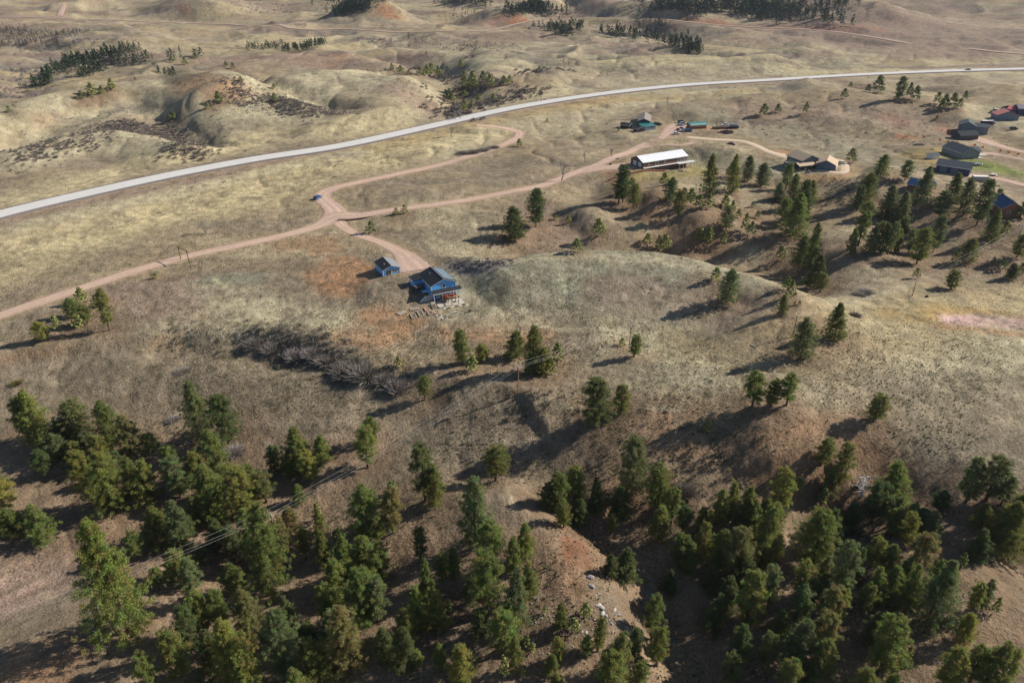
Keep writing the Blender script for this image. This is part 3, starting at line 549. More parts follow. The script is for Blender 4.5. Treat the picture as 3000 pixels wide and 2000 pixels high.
# grass banding, tuft mottling, little dark shrubs, stony flecks
C = C*(1+0.16*n3+0.30*n4*(1-sstep(300, 800, r_))+0.10*n2)[:, None]
sp = vnoise(x, y, 1.7, 130); C = lerp(C, C*np.array([0.62,0.64,0.60]), sstep(0.78, 0.9, sp)*(1-sstep(200, 420, r_))*0.9)
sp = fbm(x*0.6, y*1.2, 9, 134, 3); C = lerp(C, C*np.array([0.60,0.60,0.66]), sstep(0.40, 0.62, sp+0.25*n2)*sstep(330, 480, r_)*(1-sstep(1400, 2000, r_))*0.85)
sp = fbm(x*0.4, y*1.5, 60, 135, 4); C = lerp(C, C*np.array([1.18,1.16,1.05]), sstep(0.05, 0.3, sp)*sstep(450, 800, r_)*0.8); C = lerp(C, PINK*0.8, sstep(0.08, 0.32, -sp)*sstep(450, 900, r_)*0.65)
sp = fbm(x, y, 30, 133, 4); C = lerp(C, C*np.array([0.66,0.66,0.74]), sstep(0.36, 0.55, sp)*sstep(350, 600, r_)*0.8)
# needle litter and duff under the pines, tree shade painted in with them
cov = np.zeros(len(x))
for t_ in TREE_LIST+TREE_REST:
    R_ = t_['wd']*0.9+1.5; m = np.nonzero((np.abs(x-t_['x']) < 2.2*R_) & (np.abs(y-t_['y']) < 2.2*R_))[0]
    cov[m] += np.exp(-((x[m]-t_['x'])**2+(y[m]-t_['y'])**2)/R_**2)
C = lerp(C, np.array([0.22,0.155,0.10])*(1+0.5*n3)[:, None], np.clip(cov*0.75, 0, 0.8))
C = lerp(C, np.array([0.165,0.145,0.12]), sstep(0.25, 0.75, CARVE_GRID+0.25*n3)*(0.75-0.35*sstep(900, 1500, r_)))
# verge of roads
re = ROADEDGE.ravel(); C = lerp(C, TAN*0.7+GOLD*0.4, (1-sstep(0.5, 4.5, re+1.5*n4))*0.55)
C = lerp(C, PINK*1.35, (1-sstep(-0.5, 1.6, re+0.9*n4))*0.8)
# steep bare earth
gz_r = np.gradient(GZ, axis=0)/np.gradient(RG, axis=0); slope = np.abs(gz_r).ravel()
C = lerp(C, RUST*0.9, sstep(0.45, 0.8, slope)*0.35)
C = np.clip(C, 0.02, 0.8)
nr, na = GX.shape
idx = np.arange(nr*na).reshape(nr, na); nxt = np.roll(idx, -1, axis=1)
F = np.stack([idx[:-1], idx[1:], nxt[1:], nxt[:-1]], -1).reshape(-1, 4)
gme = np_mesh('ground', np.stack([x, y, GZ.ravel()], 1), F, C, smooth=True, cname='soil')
m_ground = bpy.data.materials.new('grassland'); m_ground.use_nodes = True
n = m_ground.node_tree.nodes; l = m_ground.node_tree.links; b = n['Principled BSDF']
b.inputs['Roughness'].default_value = 0.95; b.inputs['Specular IOR Level'].default_value = 0.05
a = n.new('ShaderNodeVertexColor'); a.layer_name = 'soil'; tc = n.new('ShaderNodeTexCoord')
def nz(scale, det, lo, hi, stretch=None, rough=0.6):
    t = n.new('ShaderNodeTexNoise'); t.inputs['Scale'].default_value = scale; t.inputs['Detail'].default_value = det; t.inputs['Roughness'].default_value = rough
    if stretch:
        mp = n.new('ShaderNodeMapping'); mp.inputs['Scale'].default_value = stretch; l.new(tc.outputs['Object'], mp.inputs[0]); l.new(mp.outputs[0], t.inputs['Vector'])
    else: l.new(tc.outputs['Object'], t.inputs['Vector'])
    mr = n.new('ShaderNodeMapRange'); mr.inputs[1].default_value = 0.32; mr.inputs[2].default_value = 0.68; mr.inputs[3].default_value = lo; mr.inputs[4].default_value = hi
    l.new(t.outputs[0], mr.inputs[0]); return mr.outputs[0], t.outputs[0]
f1, h1 = nz(1.5, 4, 0.42, 1.55, rough=0.7); f2, h2 = nz(0.22, 5, 0.78, 1.22); f3, h3 = nz(0.035, 6, 0.86, 1.14, (1, 1.8, 1), 0.7)
fm, _ = nz(0.045, 4, 0.0, 1.0)
fmx = n.new('ShaderNodeMix'); l.new(fm, fmx.inputs[0]); fmx.inputs[2].default_value = 1.0; l.new(f1, fmx.inputs[3])
m1 = n.new('ShaderNodeMath'); m1.operation = 'MULTIPLY'; l.new(fmx.outputs[0], m1.inputs[0]); l.new(f2, m1.inputs[1])
m2 = n.new('ShaderNodeMath'); m2.operation = 'MULTIPLY'; l.new(m1.outputs[0], m2.inputs[0]); l.new(f3, m2.inputs[1])
vm = n.new('ShaderNodeVectorMath'); vm.operation = 'SCALE'; l.new(a.outputs[0], vm.inputs[0]); l.new(m2.outputs[0], vm.inputs['Scale']); l.new(vm.outputs[0], b.inputs['Base Color'])
bp = n.new('ShaderNodeBump'); bp.inputs['Distance'].default_value = 0.42; bp.inputs['Strength'].default_value = 1; l.new(h1, bp.inputs['Height'])
bp2 = n.new('ShaderNodeBump'); bp2.inputs['Distance'].default_value = 0.9; bp2.inputs['Strength'].default_value = 0.8; l.new(h2, bp2.inputs['Height']); l.new(bp.outputs[0], bp2.inputs['Normal'])
l.new(bp2.outputs[0], b.inputs['Normal'])
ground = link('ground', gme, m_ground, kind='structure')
# ------------------------------------------------------------------ roads as raised strips with skirts
def strip(name, L, base, lift, inset=0.0, zoff=0.0, ragged=0.0, skirt=0.5, width=None, offs=0.0, ruts=0.0):
    T = np.gradient(L[:, :2], axis=0); T /= np.linalg.norm(T, axis=1)[:, None]; Nn = np.stack([-T[:, 1], T[:, 0]], 1)
    h = L[:, 3]-inset if width is None else np.ones(len(L))*width
    c = L[:, :2]+Nn*offs; k = len(L); us = np.linspace(1, -1, 13) if ruts else np.array([1, 0, -1.0]); rowsV = []; rowsC = []
    lim = 0.9 if ruts else 1
    for j, u in enumerate(us):
        e = 0
        if abs(u) == 1: e = (vnoise(L[:, 0], L[:, 1], 3.1, 5+int(u))-0.3)*ragged
        p = c+Nn*(u*h+np.sign(u)*e)[:, None]
        nse = fbm(p[:, 0], p[:, 1], 3.0, 9, 3)
        f = 1+ruts*(np.exp(-((abs(u)-0.40)/0.13)**2)*1.0-0.55*(abs(u) > 0.85))*(0.7+0.6*nse)+0.06*nse
        rowsV.append(np.column_stack([p, L[:, 2]+lift+zoff+0.02*(1-abs(u))])); rowsC.append(f[:, None]*np.array(base)[None, :])
    if skirt:
        for q, at in ((0, 0), (1, -1)):
            V = rowsV[at].copy(); V[:, :2] += Nn*(0.5 if q == 0 else -0.5); V[:, 2] -= skirt
            (rowsV.insert(0, V), rowsC.insert(0, rowsC[0]*0.8)) if q == 0 else (rowsV.append(V), rowsC.append(rowsC[-1]*0.8))
    i = np.arange(k-1); F = [np.stack([r*k+i, r*k+i+1, (r+1)*k+i+1, (r+1)*k+i], 1) for r in range(len(rowsV)-1)]
    return np_mesh(name, np.concatenate(rowsV), np.concatenate(F), np.clip(np.concatenate(rowsC), 0.02, 0.9), cname='tint')
m_road = mat('gravel_and_dirt', (0.4,0.3,0.2), 0.95, 0.08, noise=0.12, nscale=0.9, bump=0.05, bscale=3, attr='tint')
m_conc = mat('pale_concrete', (0.7,0.6,0.6), 0.85, 0.1, noise=0.05, nscale=0.3, attr='tint')
m_ylw = mat('faded_yellow_paint', (0.55,0.42,0.16), 0.8, 0.2, attr='tint')
CONC, ASPH, GRAV, DRIV, FARD, YLW = (0.60,0.585,0.565), (0.16,0.14,0.135), (0.47,0.335,0.26), (0.60,0.475,0.345), (0.46,0.33,0.265), (0.60,0.48,0.22)
L = ROADS['highway']
link('road', strip('highway_shoulder', L, ASPH, 0.25, width=6.3, skirt=0.9), m_road, kind='structure')
link('road', strip('highway', L, CONC, 0.256, width=5.4, zoff=0.004, skirt=0, ruts=-0.07), m_conc, kind='structure')
for s_ in (-0.16, 0.16): link('road_marking', strip('centre_line', L, YLW, 0.27, width=0.07, offs=s_, skirt=0, zoff=0.004), m_ylw, kind='structure')
for nm, L in ROADS.items():
    if nm == 'highway': continue
    far = nm.startswith('far')
    mt = FARD if far else (DRIV if nm.startswith('concrete') else GRAV)
    dl = {'gravel_road':0.10,'gravel_loop':0.085,'house_driveway':0.05,'concrete_drive':0.13,'concrete_ring':0.10,'side_track':0.06,'yard_track':0.07,'garage_track':0.05}.get(nm, 0.08)+(0.35 if far else 0)
    nmm = 'driveway' if 'drive' in nm or 'ring' in nm else 'gravel_road'
    link(nmm, strip(nm, L, mt, dl, ragged=0 if nm.startswith('concrete') else 1.1, skirt=0.15, ruts=0 if nm.startswith(('concrete', 'far')) else 0.40), m_road, kind='structure')
print('ground ready')
# ------------------------------------------------------------------ pines
m_needle = mat('pine_needles', (0.08,0.1,0.04), 0.75, 0.15, attr='tint', objcol=True)
def add_translucency(m, f=0.3):
    n = m.node_tree.nodes; l = m.node_tree.links; b = n['Principled BSDF']; out = n['Material Output']
    t = n.new('ShaderNodeBsdfTranslucent'); mx = n.new('ShaderNodeMixShader'); mx.inputs[0].default_value = f
    lk = b.inputs['Base Color'].links
    if lk: l.new(lk[0].from_socket, t.inputs[0])
    l.new(b.outputs[0], mx.inputs[1]); l.new(t.outputs[0], mx.inputs[2]); l.new(mx.outputs[0], out.inputs[0])
add_translucency(m_needle, 0.42)
m_bark = mat('pine_bark', (0.16,0.105,0.075), 0.95, 0.1, noise=0.3, nscale=3)
def puff_tris(cs, rs, n, r, up=0.25, size=0.42, tint=None):
    """cs centres, rs radii: n small leaf-like triangles facing outward on each puff"""
    k = len(cs); c = np.repeat(cs, n, 0); rr = np.repeat(rs, n)
    d = r.normal(size=(k*n, 3)); d[:, 2] += up; d /= np.linalg.norm(d, axis=1)[:, None]
    p = c+d*(rr*(0.55+0.5*r.random(k*n)))[:, None]
    nn = d+0.55*r.normal(size=d.shape); nn /= np.linalg.norm(nn, axis=1)[:, None]
    a = np.cross(nn, r.normal(size=d.shape)); a /= np.linalg.norm(a, axis=1)[:, None]; b = np.cross(nn, a)
    s = (size*(0.6+0.8*r.random(k*n)))[:, None]
    V = np.stack([p+a*s*0.8, p-a*s*0.45+b*s*0.5, p-a*s*0.35-b*s*0.55], 1).reshape(-1, 3)
    F = np.arange(len(V)).reshape(-1, 3)
    return V, F
def needle_tris(cs, rs, n, r, ln=0.5, wd=0.13):
    """tufts of long thin needles bursting out of each puff centre"""
    k = len(cs); c = np.repeat(cs, n, 0); rr = np.repeat(rs, n)
    d = r.normal(size=(k*n, 3)); d[:, 2] += 0.45; d /= np.linalg.norm(d, axis=1)[:, None]
    p = c+d*(rr*(0.35+0.65*r.random(k*n)))[:, None]
    dd = d+0.45*r.normal(size=d.shape); dd /= np.linalg.norm(dd, axis=1)[:, None]
    b = np.cross(dd, r.normal(size=d.shape)); b /= np.linalg.norm(b, axis=1)[:, None]
    s = (0.7+0.6*r.random(k*n))[:, None]
    V = np.stack([p+dd*s*ln*0.6, p-dd*s*ln*0.4+b*s*wd, p-dd*s*ln*0.4-b*s*wd], 1).reshape(-1, 3)
    return V, np.arange(len(V)).reshape(-1, 3)
def pine_meshes(seed, Ht=12.0, Wd=6.0, style=0, dens=1.0):
    r = np.random.default_rng(seed); C_ = []; Rr = []; tb = MB(); fol = []
    lean = r.normal(size=2)*0.3
    def ax(t): return np.array([lean[0]*t*t, lean[1]*t*t, t*Ht])
    tb.tube([ax(0)-[0, 0, 0.6], ax(0.2), ax(0.5), ax(0.8), ax(0.97)], [0.30, 0.24, 0.17, 0.09, 0.03], 6)
    t0 = [0.08, 0.14, 0.05, 0.24][style]; nb = int([125, 105, 130, 92][style]*dens)
    gap = r.random(3)*6.28; lop = 0.75+0.25*r.random()
    for i in range(nb):
        t = t0+(0.985-t0)*((i+0.5)/nb)**0.95; q = (t-t0)/(1-t0)
        prof = [(1-q)**0.62*(0.62+0.38*min(q*4, 1)), (1-q)**0.5*(0.5+0.5*min(q*2.6, 1)), (1-q)**0.85*1.02, (1-q)**0.45*(0.45+0.55*min(q*2.2, 1))][style]
        az = i*2.399+r.normal()*0.35
        wav = 1+0.20*math.sin(q*19+gap[0]+1.2*math.sin(az))+0.15*math.cos(az-gap[1])+(0.22 if r.random() < 0.07 else 0)
        if r.random() < 0.10: continue
        Ln = max(0.3, Wd/2*prof*(0.60+0.48*r.random())*wav); rise = 0.0+0.5*q+r.normal()*0.08-(0.15 if q < 0.25 else 0)
        dr = np.array([math.cos(az), math.sin(az), rise]); b0 = ax(t)
        if i % 3 == 0 and Ln > 1: tb.tube([b0, b0+dr*Ln*0.5, b0+dr*Ln*0.9+[0, 0, 0.1]], [0.06, 0.04, 0.02], 4, False)
        ks = 3 if Ln > 1.6 else (2 if Ln > 0.8 else 1)
        for k in range(ks):
            f = 1.0-0.27*k*(1+0.2*r.random()); pos = b0+dr*Ln*f+r.normal(size=3)*0.14
            C_.append(pos); Rr.append((0.34+0.26*r.random())*(0.75+0.45*min(1, Ln/2))); fol.append(1.0 if k == 0 else 0.9)
    C_ = np.array(C_); Rr = np.array(Rr)
    n = 84; V, F = needle_tris(C_, Rr, n, r, 0.30, 0.042)
    base = np.stack([1+0.10*r.normal(size=len(C_)), 1+0.08*r.normal(size=len(C_)), 1+0.10*r.normal(size=len(C_))], 1)*np.array(fol)[:, None]
    tint = np.repeat(np.clip(base, 0.5, 1.6), n, 0); tint *= (1+0.20*r.normal(size=len(tint)))[:, None]
    tint = np.repeat(np.clip(tint, 0.3, 2), 3, 0)
    crown = np_mesh('pine_crown', V, F, tint); crown.materials.append(m_needle)
    o = tb.build('tmp', m_bark); tr = o.data; tr.name = 'pine_trunk'; bpy.data.objects.remove(o)
    return crown, tr
PINES = [pine_meshes(100+i, style=[0,1,2,3,0,3,0,1,2,3][i]) for i in range(10)]
BIG = [pine_meshes(140+i, 18.0, 10.0, style=[2,0,1][i], dens=1.9) for i in range(3)]
def light_pine(seed):
    r = np.random.default_rng(seed); C_ = []; Rr = []
    for i in range(26):
        q = (i+0.5)/26; Ln = 3*(1-q)**0.7*(0.6+0.4*min(1, q*4))*(0.5+0.55*r.random()); az = i*2.4
        C_.append((math.cos(az)*Ln, math.sin(az)*Ln, 12*(0.16+0.82*q))); Rr.append(0.6+0.5*(1-q))
    V, F = puff_tris(np.array(C_), np.array(Rr), 12, r, 0.35, 0.8)
    t = np.repeat(np.clip(1+0.2*r.normal(size=(len(F), 3)), 0.4, 1.6), 3, 0)
    me = np_mesh('pine_crown_far', V, F, t); me.materials.append(m_needle); return me
LIGHT = [light_pine(300+i) for i in range(4)]
tree_pts = []
rt = random.Random(5)
byreg = {}
for t in TREE_LIST: byreg.setdefault(t['region'], []).append(t)
for region, items in byreg.items():
    items.sort(key=lambda t: t['px'])
    for k, q in enumerate(items):
        h, wd, tone = q['h'], q['wd'], q['tone']
        far = q['area'] < 900
        size = 'tall' if h > 13 else ('mid-sized' if h > 7 else 'small')
        t = empty('pine_tree', (q['x'], q['y'], q['z']), rt.uniform(0, 6.28), f"{size} {TWORD[tone]} pine, {ORD[k]} from left {region}", 'pine tree', 'pines on the hills')
        i = rt.randrange(10); cm, tm = PINES[i]; big = wd > 8.2
        if big: cm, tm = BIG[i % 3]
        if far: cm = LIGHT[i % 4]
        sc = (wd/6.0*1.06, wd/6.0*1.06, h/12.0*1.02) if not big else (wd/10.0*1.04, wd/10.0*1.04, h/18.0*1.02)
        c = bpy.data.objects.new('crown', cm); COL.objects.link(c); c.parent = t; c.scale = sc
        base = TONE[tone]; v = 1+rt.uniform(-0.14, 0.14)
        c.color = (base[0]*v*(1+rt.uniform(-0.1, 0.1)), base[1]*v, base[2]*v, 1)
        k2 = bpy.data.objects.new('trunk', tm); COL.objects.link(k2); k2.parent = t; k2.scale = sc
        tree_pts.append((q['x'], q['y'], wd/2))
# the smallest pines past three hundred: one object
def rest_pines():
    Vs = []; Fs = []; Ts = []; off = 0
    for q in TREE_REST:
        me = LIGHT[rt.randrange(4)]; V = np.empty(len(me.vertices)*3, np.float32); me.vertices.foreach_get('co', V); V = V.reshape(-1, 3).astype(float)
        V = V*np.array([q['wd']/6, q['wd']/6, q['h']/12])+np.array([q['x'], q['y'], q['z']])
        Vs.append(V); Fs.append(np.arange(len(V)).reshape(-1, 3)+off); off += len(V)
        Ts.append(np.repeat(np.clip(np.array(TONE[q['tone']])*(1+0.2*rng.normal(size=(len(V)//3, 1))), 0.01, 0.3), 3, 0))
    me = np_mesh('small_pines', np.concatenate(Vs), np.concatenate(Fs), np.concatenate(Ts))
    o = link('pine_saplings', me, m_wood, kind='stuff'); o['label'] = 'small scattered pines and saplings on the hills'
m_wood = mat('far_needles', (0.05,0.07,0.04), 0.85, 0.1, attr='tint')
rest_pines()
print('trees', len(tree_pts), len(TREE_REST))
# distant woods that read as one mass: crowns joined in one mesh
def wood(name, polys, label, dens_r, hr=(6, 10), tone=(0.045,0.066,0.036), seed=1):
    r = np.random.default_rng(seed); Vs = []; Fs = []; Ts = []; off = 0
    for P, wpx, n in polys:
        P = np.array(P, float)
        for _ in range(n):
            k = r.integers(0, len(P)-1); t = r.random(); p = P[k]*(1-t)+P[k+1]*t
            px = p[0]+r.normal()*wpx*0.5; py = p[1]+r.normal()*wpx*0.16*(p[2] if len(p) > 2 else 1)
            x, y, z = cast(px, max(py, 1)); h = r.uniform(*hr); w = h*r.uniform(0.42, 0.6)
            C_ = []; R_ = []
            for i in range(8):
                q = (i+0.5)/8; a = i*2.4; Ln = w/2*(1-q)**0.7*0.7; C_.append((x+math.cos(a)*Ln, y+math.sin(a)*Ln, z+h*(0.12+0.85*q))); R_.append(w*0.26*(1.15-0.7*q))
            V, F = puff_tris(np.array(C_), np.array(R_), 7, r, 0.3, w*0.2)
            Vs.append(V); Fs.append(F+off); off += len(V); Ts.append(np.repeat(np.clip(np.array(tone)*(1+0.2*r.normal())*(1+0.2*r.normal(size=(len(F), 1))), 0.01, 0.3), 3, 0))
    me = np_mesh(name, np.concatenate(Vs), np.concatenate(Fs), np.concatenate(Ts)); 
    o = link(name, me, m_wood, kind='stuff'); o['label'] = label; return o
m_wood = mat('far_needles', (0.05,0.07,0.04), 0.85, 0.1, attr='tint')
wood('pine_wood', [([(1930,18),(2050,28),(2200,22),(2330,30)], 70, 520), ([(2180,45),(2300,50),(2420,50)], 60, 110), ([(2380,18),(2490,16)], 30, 26), ([(2380,60),(2460,66)], 60, 24)], 'dark pine wood on the far mesa above red cliffs', 0, (9, 14))
wood('pine_wood', [([(1510,40),(1560,24),(1590,34)], 36, 190), ([(940,8),(1040,4),(1130,8)], 50, 70), ([(1300,10),(1360,6),(1440,12)], 40, 70), ([(1600,42),(1680,34)], 50, 18), ([(990,40),(1025,28),(1060,30)], 34, 110), ([(1340,8),(1380,4)], 30, 30)], 'dark pines on the shaded sides of distant buttes', 0, (9, 13), seed=2)
wood('pine_wood', [([(1600,90),(1660,84),(1715,80)], 40, 60), ([(1640,105),(1680,98)], 30, 22), ([(1780,98),(1850,108),(1900,118)], 45, 60), ([(1930,120),(1990,132),(2030,150)], 45, 70), ([(1880,70),(1930,82)], 40, 14), ([(2000,146),(2050,152)], 30, 20)], 'pine wood along the distant draw beyond the highway', 0, (8, 12), seed=3)
wood('pine_wood', [([(130,240),(170,205),(230,185)], 26, 55), ([(200,195),(280,175),(380,152)], 32, 130), ([(240,225),(280,215),(300,205)], 20, 34), ([(330,190),(420,178),(600,160)], 40, 34), ([(100,256),(140,246)], 20, 14)], 'dark pine wood crossing the middle valley', 0, (7, 11), seed=4)
wood('pine_wood', [([(730,148),(790,142),(830,138)], 24, 34), ([(840,150),(890,145),(945,130)], 18, 70), ([(465,212),(505,228)], 16, 9)], 'pine belt along the crest of the brown hill', 0, (6, 9), seed=5)
wood('juniper_scrub', [([(0,88),(60,105),(120,118)], 60, 90), ([(120,108),(180,100),(280,95)], 30, 40), ([(0,130),(120,136),(280,136)], 40, 50), ([(1180,118),(1240,122),(1310,118)], 30, 12), ([(1310,45),(1390,42)], 40, 30),([(1660,190),(1700,194)],16,5)], 'dark juniper scrub scattered over the distant flats', 0, (3, 6), tone=(0.07,0.07,0.055), seed=6)
# ------------------------------------------------------------------ building materials
def siding(name, col): return mat(name, col, 0.7, 0.25, noise=0.06, nscale=1.5, bump=0.02, bscale=1.2, stretch=(0.05, 0.05, 9))
m_blue = siding('blue_siding', (0.14,0.44,0.90)); m_white = mat('white_trim', (0.78,0.77,0.74), 0.6, 0.3)
m_navyroof = mat('charcoal_shingles', (0.030,0.034,0.042), 0.9, 0.15, noise=0.25, nscale=3)
m_slate = mat('slate_shingles', (0.085,0.10,0.115), 0.9, 0.15, noise=0.2, nscale=3)
m_glass = mat('window_glass', (0.03,0.04,0.05), 0.08, 0.8)
m_panel = mat('solar_cells', (0.13,0.19,0.24), 0.25, 0.6); m_pframe = mat('panel_frame', (0.55,0.60,0.60), 0.4, 0.5, metal=0.6)  # cells paler than dark glass: reflection painted into their colour
m_patio = mat('patio_concrete', (0.52,0.47,0.39), 0.9, 0.2, noise=0.12, nscale=0.8)
m_wall2 = mat('grey_concrete', (0.42,0.44,0.46), 0.9, 0.2, noise=0.1, nscale=1)
m_dkwood = mat('dark_timber', (0.065,0.035,0.028), 0.8, 0.2); m_wood = m_wood
m_timber = mat('weathered_timber', (0.50,0.42,0.33), 0.9, 0.1, noise=0.2, nscale=4)
m_redcl = mat('red_canvas', (0.42,0.085,0.04), 0.8, 0.2); m_metal = mat('galvanised_metal', (0.45,0.46,0.47), 0.4, 0.5, metal=0.7)
m_whroof = mat('white_metal_roof', (0.80,0.82,0.84), 0.45, 0.4, noise=0.03, nscale=1); m_seam = mat('roof_seam', (0.70,0.73,0.76), 0.5, 0.4)
m_brown = siding('brown_siding', (0.155,0.095,0.072)); m_tanroof = mat('tan_shingles', (0.54,0.41,0.29), 0.9, 0.1, noise=0.14, nscale=2)
m_bluegrey = siding('blue_grey_siding', (0.12,0.17,0.215)); m_stone = mat('rust_stone', (0.30,0.14,0.09), 0.9, 0.1, noise=0.3, nscale=3)
m_teal = mat('teal_metal_roof', (0.03,0.20,0.19), 0.5, 0.4, noise=0.08, nscale=1); m_dkgreen = siding('dark_green_siding', (0.03,0.065,0.07))
m_cream = siding('cream_siding', (0.68,0.63,0.47)); m_ashroof = mat('weathered_shingles', (0.27,0.235,0.215), 0.9, 0.1, noise=0.15, nscale=2)
m_steel = siding('steel_blue_cladding', (0.16,0.20,0.26)); m_redroof = mat('red_metal_roof', (0.50,0.10,0.10), 0.5, 0.4); m_salmon = mat('salmon_metal_roof', (0.62,0.23,0.17), 0.55, 0.3)
m_navy = siding('navy_cladding', (0.05,0.06,0.11)); m_deepblue = mat('deep_blue_metal_roof', (0.015,0.06,0.17), 0.5, 0.3); m_log = siding('red_brown_logs', (0.27,0.125,0.085))
m_greyhouse = siding('grey_siding', (0.21,0.235,0.245)); m_bluedoor = mat('garage_door_white', (0.62,0.68,0.74), 0.6, 0.3); m_soil = mat('garden_soil', (0.17,0.125,0.085), 0.95, 0.05, noise=0.3, nscale=5)
m_rubber = mat('tyre_rubber', (0.02,0.02,0.02), 0.9, 0.1); m_carglass = mat('car_glass', (0.02,0.025,0.03), 0.1, 0.8); m_lamp = mat('lamp_lens', (0.7,0.68,0.6), 0.2, 0.6)
m_orange = mat('orange_mesh', (0.85,0.13,0.03), 0.8, 0.2)
# ------------------------------------------------------------------ gable building in local axes: x across the gable, y along the ridge, gable y=0 faces the camera side
def window(par, wall, x, z, w, h, frame=None, y0=0.0, L_=0, W_=0, name='window', panes=1):
    """wall: 'f' front gable y=0, 'l' side x=0, 'r' side x=W_, 'b' back"""
    f = MB(); t = 0.11; o = 0.05
    def P(u, v, d):
        if wall == 'f': return (u, y0-d, v)
        if wall == 'b': return (u, L_+d, v)
        if wall == 'l': return (-d, u, v)
        return (W_+d, u, v)
    def quadbox(u0, u1, v0, v1, d):
        a = [P(u0, v0, 0), P(u1, v0, 0), P(u1, v1, 0), P(u0, v1, 0)]; e = P(0, 0, d); e0 = P(0, 0, 0); v = (e[0]-e0[0], e[1]-e0[1], e[2]-e0[2])
        return a, v
    for (u0, u1, v0, v1) in ((x, x+w, z-t, z), (x, x+w, z+h, z+h+t), (x-t, x, z-t, z+h+t), (x+w, x+w+t, z-t, z+h+t)):
        a, v = quadbox(u0, u1, v0, v1, o+0.03); f.prism(a, v)
    for k in range(1, panes):
        u = x+w*k/panes; a, v = quadbox(u-0.035, u+0.035, z, z+h, o+0.02); f.prism(a, v)
    fo = f.build(name, frame or m_white, par)
    g = MB(); a, v = quadbox(x, x+w, z, z+h, 0.03); g.prism(a, v); g.build('pane', m_glass, fo)
    return fo
def gable_house(root, W_, L_, eave, rise, wallm, roofm, trim=m_white, ov=0.45, base=-1.5, right_roof=None, apex=0.5):
    xa = W_*apex
    w = MB(); w.prism([(0, 0, base), (W_, 0, base), (W_, 0, eave), (xa, 0, eave+rise), (0, 0, eave)], (0, L_, 0)); w.build('wall', wallm, root)
    th = 0.16
    def slope(x0, x1, z0, z1, m, nm):
        # x0 = eave side, x1 = ridge
        dx = x1-x0; dz = z1-z0; L = math.hypot(dx, dz); ux, uz = dx/L, dz/L; ex, ez = x0-ux*ov, z0-uz*ov
        nx, nz = (-uz, ux) if ux > 0 else (uz, -ux)
        P = [(ex, -ov, ez+0.02), (x1, -ov, z1+0.02), (x1+nx*0, -ov, z1+th/abs(ux)), (ex+nx*th, -ov, ez+nz*th+0.02)]
        r = MB(); r.prism(P, (0, L_+2*ov, 0)); r.build('roof_slope', m, root)
        f = MB(); f.prism([(p[0], p[1]-0.03, p[2]-0.03) for p in [P[0], P[1], (x1, -ov, z1+th*0.75), (ex+nx*th*0.7, -ov, ez+nz*th*0.7)]], (0, 0.04, 0))
        f.box((ex-(0.03 if ux > 0 else -0.03), L_/2, ez+0.03), (0.05, L_+2*ov, 0.2)); f.build('fascia', trim, root)
    slope(0, xa, eave, eave+rise, roofm, 'l'); slope(W_, xa, eave, eave+rise, right_roof or roofm, 'r')
def corner_trim(root, W_, L_, eave, z0=0):
    for x_, y_ in ((0, 0), (W_, 0), (0, L_), (W_, L_)):
        b = MB(); b.box((x_, y_, (eave+z0)/2), (0.2, 0.2, eave-z0-0.02)); b.build('corner_board', m_white, root)
def at_px(pa, pb, sink=0.0):
    """origin and heading from two foot pixels of the wall nearest the camera"""
    x0, y0, z0 = cast(*pa); x1, y1, z1 = cast(*pb)
    return (x0, y0, (z0+z1)/2-sink), math.atan2(y1-y0, x1-x0), math.hypot(x1-x0, y1-y0)
# ------------------------------------------------------------------ blue house
TH = R(27.5)
bx, by = U(1266, 880, 0.0); BZ = 0.0
house = empty('blue_house', (float(bx), float(by), BZ), TH, 'two-storey bright blue house with dark shingle roof, solar panels and front porch', 'house')
HW, HL, HE, HR = 8.9, 11.3, 5.35, 1.75
gable_house(house, HW, HL, HE, HR, m_blue, m_navyroof, base=-1.2); corner_trim(house, HW, HL, HE)
window(house, 'f', 4.1, 3.9, 0.9, 1.25); window(house, 'f', 0.7, 0.75, 1.0, 1.35); window(house, 'f', 6.9, 0.35, 0.9, 1.7); window(house, 'f', 3.0, 0.2, 1.8, 2.0, name='patio_door', panes=2)
window(house, 'l', 0.5, 3.3, 0.5, 1.1); window(house, 'l', 5.6, 3.5, 1.0, 1.0); window(house, 'l', 8.2, 3.5, 0.7, 1.0)
window(house, 'r', 2.5, 3.5, 1.2, 1.2, W_=HW); window(house, 'r', 7.5, 3.5, 1.2, 1.2, W_=HW)
sl = math.atan2(HR, HW/2); SLn = math.hypot(HR, HW/2)+0.45
rr_ = MB(); rr_.box((HW/2, HL/2, HE+HR+0.21), (0.34, HL+0.8, 0.07)); rr_.build('ridge_cap', m_metal, house)
NROW, NCOL = 4, 7
for i in range(NROW):
    for j in range(NCOL):
        d0 = 0.55+i*1.05; y0 = 0.35+j*1.52
        def pt(d, y_, up): return (HW/2+math.cos(sl)*d+math.sin(sl)*up, y_, HE+HR+0.19-math.sin(sl)*d+math.cos(sl)*up)
        q = [pt(d0, y0, 0.08), pt(d0+0.99, y0, 0.08), pt(d0+0.99, y0+1.46, 0.08), pt(d0, y0+1.46, 0.08)]
        up = (math.sin(sl)*0.04, 0, math.cos(sl)*0.04)
        p = MB(); p.prism(q, up); pf = p.build('solar_panel', m_pframe, house)
        q2 = [pt(d0+0.07, y0+0.05, 0.12), pt(d0+0.92, y0+0.05, 0.12), pt(d0+0.92, y0+1.41, 0.12), pt(d0+0.07, y0+1.41, 0.12)]
        p = MB(); p.prism(q2, (math.sin(sl)*0.012, 0, math.cos(sl)*0.012)); p.build('cells', m_panel, pf)
